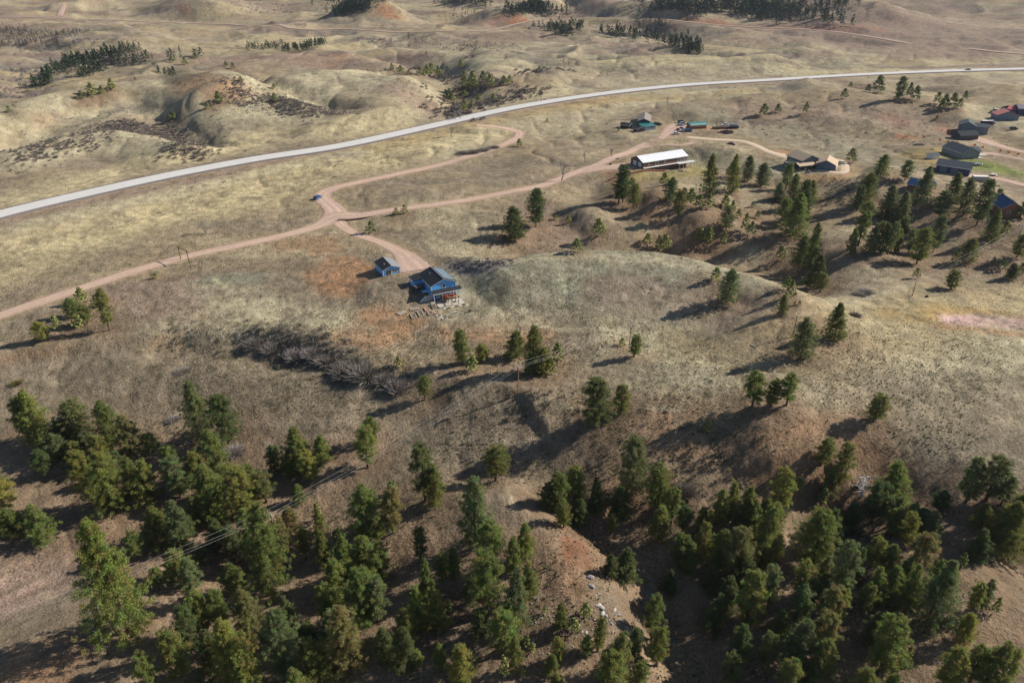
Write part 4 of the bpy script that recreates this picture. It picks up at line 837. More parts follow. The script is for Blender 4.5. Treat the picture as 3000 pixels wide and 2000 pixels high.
v_ = MB(); v_.tube([(2.4, 7.2, HE+1.0), (2.4, 7.2, HE+1.55)], 0.13, 8); v_.box((2.4, 7.2, HE+1.6), (0.4, 0.4, 0.08)); v_.build('roof_vent', m_metal, house)
# porch across the gable
pr = MB(); pr.prism([(-0.3, 0, 3.45), (-0.3, -1.9, 2.75), (-0.3, -1.9, 2.87), (-0.3, 0, 3.59)], (HW+1.9, 0, 0)); pr.build('porch_roof', m_navyroof, house)
pr = MB(); pr.box((HW/2+0.65, -1.94, 2.78), (HW+2.0, 0.07, 0.2)); pr.box((-0.33, -0.95, 3.1), (0.05, 0.2, 0.2)); pr.build('porch_fascia', m_white, house)
for xx in (0.2, 3.2, 6.3, HW+0.2, HW+1.3):
    q = MB(); q.box((xx, -1.75, 1.35), (0.17, 0.17, 2.8)); q.build('porch_post', m_white, house)
# rear wing, side deck roof, side door awning
rw = MB(); rw.box((-1.7, 10.1, 2.6), (3.4, 4.0, 3.9)); rw.build('side_wing', m_blue, house)
rw = MB(); rw.prism([(-3.9, 7.7, 4.55), (0.1, 7.7, 5.35), (0.1, 7.7, 5.5), (-3.9, 7.7, 4.72)], (0, 4.8, 0)); rw.build('wing_roof', m_navyroof, house)
rw = MB(); rw.box((-3.93, 10.1, 4.62), (0.06, 4.8, 0.2)); rw.box((-1.9, 7.67, 4.95), (0.05, 0.05, 0.05)); rw.build('wing_fascia', m_white, house)
dk = MB(); dk.box((-2.0, 5.9, 3.55), (3.6, 2.6, 0.16)); 
for xx, yy in ((-3.6, 4.8), (-3.6, 7.0)): dk.box((xx, yy, 2.4), (0.14, 0.14, 2.3))
dk.build('side_deck', mat('grey_brown_deck', (0.14,0.12,0.115), 0.85, 0.2), house)
aw = MB(); aw.prism([(-2.6, 1.6, 2.75), (0.0, 1.6, 3.0), (0.0, 1.6, 3.1), (-2.6, 1.6, 2.85)], (0, 1.7, 0)); aw.build('side_awning', m_blue, house)
aw = MB(); aw.box((-1.3, 1.56, 2.88), (2.7, 0.06, 0.16)); aw.build('awning_fascia', m_white, house)
rt_w = MB(); rt_w.prism([(-0.15, -0.3, -0.9), (-4.4, -0.3, -0.9), (-4.4, -0.3, 0.25), (-2.2, -0.3, 2.15), (-0.15, -0.3, 2.3)], (0, 0.25, 0)); rt_w.build('retaining_wall', m_wall2, house)
rt_w = MB(); rt_w.prism([(-4.45, -0.35, 0.26), (-2.2, -0.35, 2.16), (-2.2, 0.1, 2.2), (-4.45, 0.1, 0.3)], (0, 0, 0.08)); rt_w.build('wall_cap', m_white, house)
def loc(root, x_, y_, dz=0.0, ground_=True):
    M = Matrix.Translation(root.location) @ Matrix.Rotation(root.rotation_euler.z, 4, 'Z'); p = M @ Vector((x_, y_, 0))
    return (p.x, p.y, (float(hgt(p.x, p.y)) if ground_ else root.location.z)+dz)
# patio and steps in front of the porch
pat = empty('patio', loc(house, 0, 0, 0.0, False), TH, 'pale concrete patio with steps and kerbed planting beds below the porch', 'patio')
pb = MB(); pb.box((4.6, -4.3, -0.25), (9.2, 5.4, 0.62)); pb.build('slab', m_patio, pat)
for k in range(4):
    s_ = MB(); s_.box((0.2, -2.3-0.55*k, 0.34-0.07*k), (3.2, 0.42, 0.16)); s_.build('step', m_patio, pat)
for k in range(3):
    s_ = MB(); s_.box((9.6+0.3*k, -2.0-0.8*k, 0.18-0.09*k), (1.9, 0.45, 0.16)); s_.build('step', m_patio, pat)
kb = MB(); kb.box((5.4, -8.0, -0.35), (8.6, 1.9, 0.62)); kb.build('kerb_slab', m_patio, pat)
for xx in (2.8, 5.6, 8.3):
    b_ = MB(); b_.tube([(xx, -8.0, -0.2), (xx, -8.0, 0.04)], 0.62, 14); b_.v = [(xx+(v[0]-xx)*1.45, v[1], v[2]) for v in b_.v]; b_.build('planting_bed', mat('bed_greenery', (0.10,0.10,0.04), 0.9, 0.1, noise=0.4, nscale=4), pat)
# pergola
pg = empty('pergola', loc(house, 1.9, -6.9, 0.07, False), TH, 'dark brown timber pergola frame standing on the pale patio', 'pergola')
for xx in (0, 2.5, 5.0):
    for yy in (0, 2.9):
        q = MB(); q.box((xx, yy, 1.25), (0.16, 0.16, 2.5)); q.build('post', m_dkwood, pg)
for yy in (0, 2.9):
    q = MB(); q.box((2.5, yy, 2.58), (5.7, 0.14, 0.2)); q.build('beam', m_dkwood, pg); q = MB(); q.box((2.5, yy, 0.95), (5.0, 0.08, 0.1)); q.build('rail', m_dkwood, pg)
for xx in (0, 2.5, 5.0):
    q = MB(); q.box((xx, 1.45, 2.78), (0.13, 3.5, 0.18)); q.build('rafter', m_dkwood, pg)
for a_, b_ in (((0, 0, 1.2), (1.1, 0, 2.5)), ((5, 0, 1.2), (3.9, 0, 2.5)), ((0, 2.9, 1.2), (1.1, 2.9, 2.5))):
    q = MB(); q.bar(a_, b_, 0.09); q.build('brace', m_dkwood, pg)
for k, (xx, yy, r_, lab) in enumerate([(3.9, -3.1, 1.3, 'open red patio umbrella behind the pergola beside the porch window'), (6.0, -3.3, 1.45, 'open red patio umbrella with faded top near the porch corner post')]):
    um = empty('patio_umbrella', loc(house, xx, yy, 0.07, False), 0, lab, 'umbrella', 'red patio umbrellas')
    q = MB(); q.tube([(0, 0, 0), (0, 0, 2.45)], 0.04, 6); q.build('pole', m_dkwood, um)
    q = MB(); ring = [(r_*math.cos(i*math.pi/4), r_*math.sin(i*math.pi/4), 1.95) for i in range(8)]; q.add(ring+[(0, 0, 2.45), (0, 0, 2.35)], [(i, (i+1) % 8, 8) for i in range(8)]+[((i+1) % 8, i, 9) for i in range(8)]); q.build('canopy', m_redcl, um)
    q = MB(); q.tube([(0, 0, 0), (0, 0, 0.1)], 0.3, 10); q.build('base', m_wall2, um)
tb_ = empty('patio_table', loc(house, 7.6, -4.6, 0.07, False), TH, 'small white table on the patio between the red umbrellas', 'table')
q = MB(); q.tube([(0, 0, 0.72), (0, 0, 0.77)], 0.6, 14); q.build('table_top', m_white, tb_); q = MB(); q.tube([(0, 0, 0), (0, 0, 0.72)], 0.06, 6); q.build('leg', m_white, tb_)
m_rustsoil = mat('rusty_soil', (0.38,0.17,0.09), 0.95, 0.05, noise=0.2, nscale=4)
# raised beds and rings in the garden
beds = [((1208,934),0,3.0,'narrow timber garden bed at the outer end of the row'),((1230,929),0,4.2,'long timber garden bed with pale soil, second in its row'),((1248,913),0,2.6,'timber garden bed with grey stems beside the rusty soil'),
        ((1257,924),0,2.4,'timber garden bed with weathered corner, middle of the lower row'),((1275,922),0,2.4,'timber garden bed filled with orange soil near the ovals'),((1268,906),0,3.0,'dark shaded timber garden bed nearest the pergola')]
for k, (pa, pb_, ln, lab) in enumerate(beds):
    x_, y_, z_ = cast(*pa); e = empty('garden_bed', (x_, y_, z_), TH-R(8), lab, 'garden bed', 'timber garden beds')
    wd_ = 1.5
    for (cx, cy, dx_, dy_) in ((wd_/2, 0, wd_, 0.12), (wd_/2, ln, wd_, 0.12), (0, ln/2, 0.12, ln), (wd_, ln/2, 0.12, ln)):
        q = MB(); q.box((cx, cy, 0.12), (dx_+0.1, dy_+0.1 if dy_ < 1 else dy_-0.15, 0.5)); q.build('board', m_timber, e)
    q = MB(); q.box((wd_/2, ln/2, 0.05), (wd_-0.15, ln-0.2, 0.36)); q.build('soil', m_rustsoil if k in (2, 4) else m_soil, e)
for k, (pp, rx, ry, lab) in enumerate([((1286,926),0.85,0.85,'round stone-edged bed beside the timber garden beds'),((1303,934),0.8,0.8,'round stone-edged bed next to the long oval bed'),((1327,921),2.6,0.75,'long oval stone-edged bed below the patio')]):
    x_, y_, z_ = cast(*pp); e = empty('stone_ring', (x_, y_, z_), TH, lab, 'garden bed', 'stone-edged beds')
    nst = 14 if rx < 1 else 30
    for i in range(nst):
        a_ = 2*math.pi*i/nst; q = MB(); q.box((rx*math.cos(a_), ry*math.sin(a_), 0.06), (0.42, 0.3, 0.34), a_+1.57); q.build('edging_stone', m_patio, e)
    q = MB(); q.tube([(0, 0, -0.3), (0, 0, 0.05)], 1.0, 16); q.v = [(v[0]*(rx-0.15), v[1]*(ry-0.15), v[2]) for v in q.v]; q.build('soil', m_soil, e)
# timber steps down the bank
for (pa, pb_, n_, lab) in (((1228,905),(1201,908),11,'flight of pale timber steps beside the concrete wall'),((1186,912),(1166,922),8,'lower flight of pale timber steps down the bank')):
    x0, y0, z0 = cast(*pa); x1, y1, z1 = cast(*pb_); e = empty('timber_steps', (x0, y0, z0), math.atan2(y1-y0, x1-x0), lab, 'steps')
    D = math.hypot(x1-x0, y1-y0)
    for i in range(n_):
        f_ = (i+0.5)/n_; q = MB(); q.box((D*f_, 0, 0.18+(z1-z0)*f_), (D/n_*0.55, 1.9, 0.2)); q.build('tread', m_timber, e)
# ------------------------------------------------------------------ blue garage
gx, gy = U(1123.5, 810.5, 0.0); gz = float(hgt(gx, gy))
gx, gy = U(1123.5, 810.5, gz+0.05)
gar = empty('garden_shed', (float(gx), float(gy), gz+0.05), TH, 'small single-storey blue outbuilding with dark gable roof beside the driveway', 'outbuilding')
gable_house(gar, 6.3, 8.7, 2.55, 1.15, m_blue, m_navyroof, base=-0.6, ov=0.4, right_roof=mat('sun_painted_grey_shingles', (0.22,0.23,0.245), 0.9, 0.15, noise=0.15, nscale=3)); corner_trim(gar, 6.3, 8.7, 2.55)  # right slope is a paler shingle copy, sunlight painted into its colour
window(gar, 'f', 1.0, 0.15, 1.9, 2.0, name='sliding_door', panes=2)
for k in range(3): window(gar, 'f', 3.45+k*0.92, 1.25, 0.68, 0.72)
q = MB(); q.box((3.6, -1.0, 0.0), (5.2, 2.0, 0.3)); q.box((6.9, 3.0, 0.0), (1.2, 8.0, 0.28)); q.build('concrete_apron', m_patio, gar)
q = MB(); q.tube([(1.6, 3.0, 3.2), (1.6, 3.0, 3.65)], 0.12, 8); q.build('roof_vent', m_white, gar)
# ------------------------------------------------------------------ white-roofed long house
(o_, a_, L1) = at_px((1883, 495), (2010, 487))
wh = empty('long_house', (o_[0], o_[1], o_[2]+1.7), a_, 'long brown house with white metal roof and two garage doors', 'house')
# ridge runs along the long wall: local x across = away from camera, so use a child frame turned by 90 degrees through coordinates
def ridge_house(root, Ln, Wd, eave, rise, wallm, roofm, trim=m_white, ov=0.5, base=-2.0):
    w = MB(); w.prism([(0, 0, base), (0, Wd, base), (0, Wd, eave), (0, Wd/2, eave+rise), (0, 0, eave)], (Ln, 0, 0)); w.build('wall', wallm, root)
    th = 0.15; L = math.hypot(Wd/2, rise); uy, uz = Wd/2/L, rise/L
    for s_ in (0, 1):
        y_e = -uy*ov if s_ == 0 else Wd+uy*ov; z_e = eave-uz*ov
        P = [(-ov, y_e, z_e+0.02), (-ov, Wd/2, eave+rise+0.02), (-ov, Wd/2, eave+rise+th), (-ov, y_e, z_e+th)]
        r = MB(); r.prism(P, (Ln+2*ov, 0, 0)); r.build('roof_slope', roofm, root)
        f = MB(); f.box((Ln/2, y_e-(0.03 if s_ == 0 else -0.03), z_e+0.06), (Ln+2*ov, 0.06, 0.2)); f.build('fascia', trim, root)
L1 *= 1.0
ridge_house(wh, L1, 10.6, 2.9, 2.2, m_brown, m_whroof, base=-3.5)
for k in range(13):
    s0 = L1*(k+0.5)/13; q = MB(); q.prism([(s0, -0.45, 2.9-0.22+0.17), (s0+0.06, -0.45, 2.9-0.22+0.17), (s0+0.06, 5.3, 2.9+2.2+0.17), (s0, 5.3, 2.9+2.2+0.17)], (0, 0, 0.04)); q.build('roof_seam', m_seam, wh)
for k in range(2):
    q = MB(); q.box((-0.04, 1.4+k*4.3+1.4, 1.15), (0.1, 2.8, 2.3)); gd = q.build('garage_door', m_bluedoor, wh)
    for j in range(1, 4):
        q = MB(); q.box((-0.10, 1.4+k*4.3+1.4, 0.57*j), (0.03, 2.7, 0.05)); q.build('panel_line', m_metal, gd)
for (xx, w_, h_, z_) in ((3.6,0.9,1.0,1.1),(8.4,1.7,2.1,0.1),(14.2,1.0,1.1,1.0),(L1-6.6,1.8,2.1,0.1),(L1-3.6,0.8,1.4,0.7),(L1-1.9,0.8,1.4,0.7)):
    window(wh, 'f', xx, z_, w_, h_, panes=2 if w_ > 1.5 else 1)
q = MB(); q.box((L1*0.38, -0.6, -0.1), (L1*0.76, 1.1, 0.16)); q.build('walkway', m_white, wh)
q = MB(); q.box((L1-2.0, -1.5, -0.1), (11.5, 3.0, 0.18)); q.build('deck', m_white, wh)
for k in range(9):
    q = MB(); q.box((L1-7.5+k*1.4, -2.9, 0.42), (0.09, 0.09, 0.95)); q.build('rail_post', m_white, wh)
q = MB(); q.box((L1-1.9, -2.9, 0.9), (11.4, 0.07, 0.08)); q.box((L1-1.9, -2.9, 0.45), (11.4, 0.05, 0.06)); q.build('handrail', m_white, wh)
for k in range(5):
    q = MB(); q.box((L1-7+k*2.6, -2.7, -1.7), (0.2, 0.2, 3.1)); q.build('deck_post', m_timber, wh)
rwl = empty('retaining_wall', (o_[0], o_[1], o_[2]), a_, 'low dark stone retaining wall running from the long house', 'stone wall')
for i in range(44):
    x_, y_, z_ = loc(wh, -24+i*0.85, -3.2+(0.0 if i < 24 else (i-24)*0.02))
    lv = (Vector((x_, y_, z_))-Vector(rwl.location)); ca, sa = math.cos(-a_), math.sin(-a_)
    q = MB(); q.box((lv.x*ca-lv.y*sa, lv.x*sa+lv.y*ca, lv.z+0.25+0.08*(i % 3)), (0.82, 0.7, 0.9+0.12*((i*7) % 3))); q.build('stone', m_stone if i % 3 else mat('purple_grey_stone', (0.15,0.11,0.10), 0.9, 0.1), rwl)
# ------------------------------------------------------------------ generic further houses
def place_gable(name, pa, pb, Ln, eave, rise, wallm, roofm, label, right_roof=None, wins=(), turn=0, width=None, lift=0.0, cat='house', ov=0.45, trim=m_white):
    (o, a, w_) = at_px(pa, pb); w_ = width or w_
    e = empty(name, (o[0], o[1], o[2]+lift), a+turn, label, cat); gable_house(e, w_, Ln, eave, rise, wallm, roofm, base=-3, right_roof=right_roof, ov=ov, trim=trim)
    for wn in wins: window(e, wn[0], *wn[1:5], L_=Ln, W_=w_)
    return e, w_
e, w_ = place_gable('tan_roofed_house', (2346,496), (2380,490), 12, 4.6, 2.2, m_bluegrey, m_tanroof, 'larger of two blue-grey houses with tan shingle roofs on the knoll', wins=[('f',2.0,1.0,1.0,1.1),('f',5.0,1.0,1.4,1.1),('l',3,1,1.2,1.1)], width=10.5, turn=R(-6), ov=0.7, trim=m_tanroof)
q = MB(); q.prism([(-3.8, -3.2, 2.4), (7.0, -3.2, 2.4), (7.0, 0.2, 3.5), (-3.8, 0.2, 3.5)], (0, 0, 0.15)); q.build('porch_roof', m_tanroof, e)
q = MB(); q.prism([(-4.6, 2, 2.2), (0.2, 2, 3.3), (0.2, 9, 3.3), (-4.6, 9, 2.2)], (0, 0, 0.15)); q.build('porch_roof', m_tanroof, e)
for xx in (-3.4, 1.0, 4.6, 6.8): q = MB(); q.box((xx, -3.0, 0.9), (0.26, 0.26, 3.0)); q.build('porch_post', m_stone, e)
q = MB(); q.box((-2.2, 5.5, 0.2), (4.2, 6.5, 4.0)); q.build('side_wing', m_bluegrey, e)
e, w_ = place_gable('tan_roofed_garage', (2390,497), (2433,499), 11, 3.2, 2.0, m_bluegrey, m_tanroof, 'blue-grey garage with tan shingle roof and bright white end wall', wins=[('f',4.4,0.9,1.0,1.0)], width=9.0, turn=R(-4), ov=0.7, trim=m_tanroof)
q = MB(); q.box((9.4, 5.0, 1.2), (0.5, 8.5, 2.4)); q.build('garage_door', m_white, e); q = MB(); q.box((10.5, 5, -0.1), (3.0, 9, 0.25)); q.build('concrete_apron', m_patio, e)
q = MB(); q.box((-0.9, 4.5, 1.8), (1.0, 0.6, 2.6)); q.build('downpipe_wall', m_white, e)
# green homestead
e, w_ = place_gable('homestead', (1868,374), (1886,373), 21, 4.2, 1.5, m_dkgreen, m_ashroof, 'cream and dark green farmhouse with ash-coloured gable roof', right_roof=m_ashroof, wins=[('f',2.0,1.3,1.7,1.5)], width=7.6, turn=R(-22), trim=m_cream)
q = MB(); q.box((7.66, 10.5, 1.6), (0.06, 21, 5.0)); q.build('cream_wall', m_cream, e)
for k in range(5): q = MB(); q.box((7.72, 3+k*3.6, 2.0), (0.08, 1.2, 1.3)); q.build('window', m_glass, e)
q = MB(); q.prism([(0.5, -3.8, 2.5), (10.5, -3.8, 2.3), (9.5, 0.2, 3.4), (0.5, 0.2, 3.6)], (0, 0, 0.2)); q.build('porch_roof', m_teal, e)
e, w_ = place_gable('livestock_trailer_shed', (1890,384), (1911,380), 5, 2.4, 0.5, m_steel, m_teal, 'low blue-grey shed with teal roof edge below the farmhouse', width=8.5, cat='shed')
e, w_ = place_gable('lean_shed', (1843,378), (1856,375), 6, 2.2, 1.0, m_dkwood, m_navyroof, 'dark open-fronted shed beside the farmhouse fence', width=5, cat='shed', turn=R(20))
e, w_ = place_gable('tool_shed', (1867,388), (1884,386), 4, 2.0, 0.7, mat('plum_boards', (0.10,0.06,0.075), 0.9, 0.1), m_navyroof, 'small plum-brown shed in front of the blue-grey shed', width=5, cat='shed')
(o, a, w_) = at_px((2022, 379), (2055, 377))
e = empty('teal_roofed_shed', (o[0], o[1], o[2]), a, 'long shed with striped teal metal roof beside the parked trucks', 'shed'); ridge_house(e, 11.5, 5.2, 2.3, 1.4, m_stone, m_teal, base=-1.5)
q = MB(); q.prism([(0.2, -0.2, 2.42), (11.3, -0.2, 2.42), (11.3, 0.9, 2.95), (0.2, 0.9, 2.95)], (0, 0, 0.16)); q.build('light_roof_sheet', mat('pale_teal_sheet', (0.25,0.42,0.40), 0.5, 0.3), e)
# right-hand houses
e, w_ = place_gable('slate_house', (2806,391), (2822,392), 12, 5.2, 2.0, m_bluegrey, m_slate, 'tall two-storey slate-grey house on red bare earth', wins=[('f',1.5,3.2,1.1,1.1),('f',5.0,0.8,1.1,1.2),('r',3,3.0,1.2,1.2)], width=8.6, turn=R(-12), trim=m_slate)
q = MB(); q.box((12.2, 7.0, 1.2), (7.4, 8.5, 6.4)); q.build('rear_wing', m_greyhouse, e); q = MB(); q.prism([(8.2, 2.2, 4.3), (16.5, 2.2, 4.3), (16.5, 6.8, 5.9), (8.2, 6.8, 5.9)], (0, 0, 0.18)); q.prism([(8.2, 6.8, 5.9), (16.5, 6.8, 5.9), (16.5, 11.6, 4.3), (8.2, 11.6, 4.3)], (0, 0, 0.18)); q.build('wing_roof', m_slate, e)
(o, a, w_) = at_px((2812, 411), (2858, 410))
e = empty('slate_garage', (o[0], o[1], o[2]), a, 'low dark garage wing with slate roof in front of the tall house', 'garage'); ridge_house(e, 12, 8, 2.8, 1.9, mat('dark_plum_siding', (0.09,0.075,0.085), 0.8, 0.2), m_navyroof, trim=m_slate, base=-2)
e, w_ = place_gable('grey_gabled_house', (2814,466), (2860,467), 16, 3.2, 2.6, m_greyhouse, m_slate, 'grey ranch house with broad slate roof beside the bright green lawn', wins=[('f',1.6,1.0,0.9,1.1),('f',4.4,1.0,0.9,1.1)], width=11, turn=R(14))
q = MB(); q.box((12.8, 8.0, 0.6), (4.5, 7.0, 4.2)); q.build('garage_wing', m_greyhouse, e); q = MB(); q.prism([(10.0, 4.0, 2.8), (15.6, 4.0, 2.8), (15.6, 8.0, 4.4), (10.0, 8.0, 4.4)], (0, 0, 0.15)); q.prism([(10.0, 8.0, 4.4), (15.6, 8.0, 4.4), (15.6, 12.0, 2.8), (10.0, 12.0, 2.8)], (0, 0, 0.15)); q.build('wing_roof', m_slate, e)
q = MB(); q.box((11.8, 1.2, 0.0), (3.0, 4.5, 0.5)); q.build('porch_slab', m_patio, e); q = MB(); q.box((18.5, 8, -0.1), (6, 6, 0.25)); q.build('concrete_apron', m_patio, e)
(o, a, w_) = at_px((2739, 502), (2794, 510))
e = empty('dark_barn', (o[0], o[1], o[2]), a, 'big dark shop building with slate roof behind the pines', 'barn'); ridge_house(e, 15.5, 10, 3.6, 2.2, m_navy, m_slate, base=-3); 
for xx, w2 in ((2, 3.2), (7, 3.2)): q = MB(); q.box((xx+w2/2, -0.05, 1.4), (w2, 0.1, 2.8)); q.build('shop_door', m_bluegrey, e)
e, w_ = place_gable('pump_house', (2712,463), (2728,467), 4.5, 2.3, 0.8, m_white, m_slate, 'small shed with slate roof beside the dark barn', width=4.5, cat='shed')
e, w_ = place_gable('hidden_cabin', (2722,568), (2752,562), 10, 2.8, 2.0, m_log, m_deepblue, 'cabin with deep blue roof half hidden among pines', width=8, turn=R(20), cat='cabin')
e, w_ = place_gable('red_log_cabin', (2928,634), (2960,640), 12, 3.6, 2.8, m_log, m_deepblue, 'reddish log cabin with deep blue metal roof beside the pines', wins=[('f',2.6,1.2,1.1,1.2)], width=8.6, turn=R(28), cat='cabin')
q = MB(); q.prism([(8.4, -0.5, 2.9), (12.2, -0.5, 2.3), (12.2, 3.5, 2.3), (8.4, 3.5, 2.9)], (0, 0, 0.12)); q.build('porch_roof', m_white, e)
q = MB(); q.prism([(-2.6, 6.0, 2.5), (0, 6.0, 3.1), (0, 8.5, 3.1), (-2.6, 8.5, 2.5)], (0, 0, 0.12)); q.build('porch_roof', m_white, e)
e, w_ = place_gable('blue_red_barn', (2918,352), (2952,352), 9, 3.2, 2.6, m_steel, m_salmon, 'blue-walled barn with salmon metal roof near the frame edge', width=13, turn=R(-10), cat='barn', trim=m_redroof)
(o, a, w_) = at_px((2947, 334), (2973, 334)); e = empty('red_roofed_porch_barn', (o[0], o[1], o[2]), a, 'open-sided barn with dark pink-red roof behind the salmon-roofed barn', 'barn'); 
q = MB(); q.box((6.5, 3.5, 1.4), (12.5, 5.0, 3.2)); q.build('wall', m_bluegrey, e); q = MB(); q.prism([(-0.6, -0.8, 2.9), (14.0, -0.8, 2.9), (12.0, 4.0, 4.6), (1.6, 4.0, 4.6)], (0, 0, 0.18)); q.prism([(14.0, 8.6, 2.9), (-0.6, 8.6, 2.9), (1.6, 4.0, 4.6), (12.0, 4.0, 4.6)], (0, 0, 0.18)); q.build('roof_slope', m_redroof, e)
(o, a, w_) = at_px((2980, 337), (3010, 338)); e = empty('navy_warehouse', (o[0], o[1], o[2]), a, 'long navy metal building cut by the frame edge', 'barn'); ridge_house(e, 22, 10, 4.0, 1.8, m_navy, mat('violet_grey_roof', (0.17,0.155,0.21), 0.6, 0.3), base=-2, trim=m_navy)
print('buildings done')
# ------------------------------------------------------------------ vehicles
PAINT = {}
def paint(col):
    if col not in PAINT: PAINT[col] = mat('car_paint', col, 0.3, 0.5)
    return PAINT[col]
def car_meshes(kind):
    L_ = {'car': 4.5, 'suv': 4.8, 'pickup': 5.6, 'van': 5.6}[kind]; hb = 0.95 if kind == 'car' else 1.1; ht = {'car': 1.45, 'suv': 1.8, 'pickup': 1.85, 'van': 2.3}[kind]
    b = MB(); prof = [(-L_/2, 0.35), (L_/2, 0.35), (L_/2, hb*0.75), (L_/2-0.15, hb-0.08), (L_/2-1.1, hb), (-L_/2+0.1, hb), (-L_/2, hb-0.15)]
    b.prism([(x_, -0.9, z_) for x_, z_ in prof], (0, 1.8, 0))
    if kind == 'pickup': cab = (L_/2-1.35, L_/2-1.9, L_/2-3.3, L_/2-3.5)
    elif kind == 'van': cab = (L_/2-0.6, L_/2-1.2, -L_/2+0.15, -L_/2+0.05)
    elif kind == 'suv': cab = (L_/2-1.15, L_/2-1.75, -L_/2+0.45, -L_/2+0.12)
    else: cab = (L_/2-1.2, L_/2-1.95, -L_/2+1.25, -L_/2+0.55)
    c = MB(); P = [(cab[0], hb), (cab[1], ht-0.06), (cab[2], ht-0.06), (cab[3], hb)]; c.add([(x_, s*(0.84 if z_ == hb else 0.72), z_) for s in (-1, 1) for x_, z_ in P], [(0,1,2,3),(7,6,5,4),(0,4,5,1),(1,5,6,2),(2,6,7,3),(3,7,4,0)])
    r = MB(); r.box(((cab[1]+cab[2])/2, 0, ht-0.03), (abs(cab[1]-cab[2])+0.06, 1.5, 0.07))
    return L_, b, c, r
def car(px, py, kind, col, rz, label, cat='car', group=None):
    x_, y_, z_ = cast(px, py); e = empty('parked_'+{'car':'car','suv':'car','pickup':'pickup','van':'van'}[kind], (x_, y_, z_+0.05), rz, label, cat, group)
    L_, b, c, r = car_meshes(kind); b.build('body', paint(col), e); c.build('cabin_glass', m_carglass, e); r.build('roof', paint(col), e)
    for sx in (-1, 1):
        for sy in (-1, 1):
            w = MB(); w.tube([(sx*L_*0.31, sy*0.72, 0.34), (sx*L_*0.31, sy*0.94, 0.34)], 0.34, 12); wo_ = w.build('wheel', m_rubber, e)
            w = MB(); w.tube([(sx*L_*0.31, sy*0.935, 0.34), (sx*L_*0.31, sy*0.955, 0.34)], 0.19, 8); w.build('rim', m_metal, wo_)
    for sy in (-1, 1): q = MB(); q.box((L_/2, sy*0.65, 0.68), (0.06, 0.34, 0.16)); q.build('headlight', m_lamp, e)
    return e
WHT, SIL, RDD, BLU, BLK = (0.78,0.78,0.78), (0.42,0.45,0.50), (0.25,0.035,0.04), (0.03,0.10,0.28), (0.02,0.02,0.025)
car(931, 583, 'suv', (0.035,0.11,0.26), R(70), 'dark blue pickup-height car stopped beside the gravel bend')
e = car(2835, 208, 'pickup', BLK, R(12), 'black vehicle driving along the pale highway'); e.location.z += 0.35
car(1996, 360, 'suv', BLK, R(8), 'dark car at the back of the farmyard row')
car(2000, 366, 'suv', SIL, R(5), 'silver-blue car with bright hatch in the farmyard row')
car(1993, 369, 'car', SIL, R(3), 'low silver sedan in front of the farmyard row')
car(1994, 381, 'pickup', RDD, R(4), 'dark red pickup beside the teal-roofed shed', 'pickup')
car(2003, 384.5, 'pickup', WHT, R(4), 'white pickup next to the dark red pickup', 'pickup')
car(2017, 386, 'suv', BLU, R(4), 'deep blue car at the gable of the teal-roofed shed')
car(1981, 394, 'car', WHT, R(10), 'white car alone near the gravel road')
car(1918, 366, 'pickup', RDD, R(-3), 'maroon truck behind the farmhouse', 'pickup')
car(1928, 367, 'suv', BLK, R(-3), 'black car parked behind the farmhouse trucks')
car(2124, 369, 'pickup', WHT, R(18), 'white pickup parked beside the scrap trailer', 'pickup')
car(2915, 329, 'van', WHT, R(95), 'white camper van standing beside the blue-walled barn', 'camper van')
car(2926, 331, 'suv', WHT, R(5), 'white car behind the blue-walled barn')
car(2969, 380, 'suv', BLK, R(2), 'dark car alone on the brown slope by the edge')
car(2905, 361, 'suv', WHT, R(-6), 'white car parked behind the dark stock trailer')
# trailers and yard machines
def trailer(px, py, rz, L_, W_, H_, wallm, roofm, label, name='cargo_trailer', cat='trailer'):
    x_, y_, z_ = cast(px, py); e = empty(name, (x_, y_, z_), rz, label, cat)
    q = MB(); q.box((0, 0, 0.5+H_/2), (L_, W_, H_)); q.build('box_body', wallm, e); q = MB(); q.box((0, 0, 0.53+H_), (L_+0.1, W_+0.1, 0.1)); q.build('roof_panel', roofm, e)
    for s in (-1, 1):
        for k in (-0.5, 0.5): q = MB(); q.tube([(k, s*(W_/2-0.15), 0.36), (k, s*(W_/2+0.06), 0.36)], 0.36, 10); q.build('wheel', m_rubber, e)
    q = MB(); q.bar((L_/2, 0.3, 0.5), (L_/2+1.1, 0, 0.5), 0.08); q.bar((L_/2, -0.3, 0.5), (L_/2+1.1, 0, 0.5), 0.08); q.build('hitch', m_metal, e); return e
trailer(2868, 532, R(-4), 7.2, 2.5, 2.3, mat('beige_trailer_side', (0.36,0.34,0.31), 0.7, 0.2), m_white, 'long beige cargo trailer with white roof beside the drive')
trailer(2889, 365, R(-6), 6.5, 2.4, 1.9, mat('dark_plum_trailer', (0.05,0.03,0.07), 0.7, 0.2), m_white, 'dark stock trailer with white roof on the far slope')
trailer(2862, 484, R(6), 4.2, 1.7, 0.5, m_white, m_metal, 'white covered boat trailer standing on the lawn', 'boat_trailer', 'boat trailer')
trailer(2908, 515, R(4), 2.4, 1.5, 0.5, m_white, m_white, 'small white utility trailer beside the mown track', 'utility_trailer')
x_, y_, z_ = cast(2125, 377); e = empty('flatbed_trailer', (x_, y_, z_), R(4), 'long dark flatbed trailer loaded with pale tanks and scrap', 'trailer')
q = MB(); q.box((0, 0, 0.7), (17, 2.6, 0.7)); q.build('deck', m_dkwood, e)
q = MB(); q.box((5.5, 0, 1.4), (5.4, 2.2, 1.2)); q.build('side_boards', mat('slate_boards', (0.10,0.11,0.15), 0.9, 0.1), e)
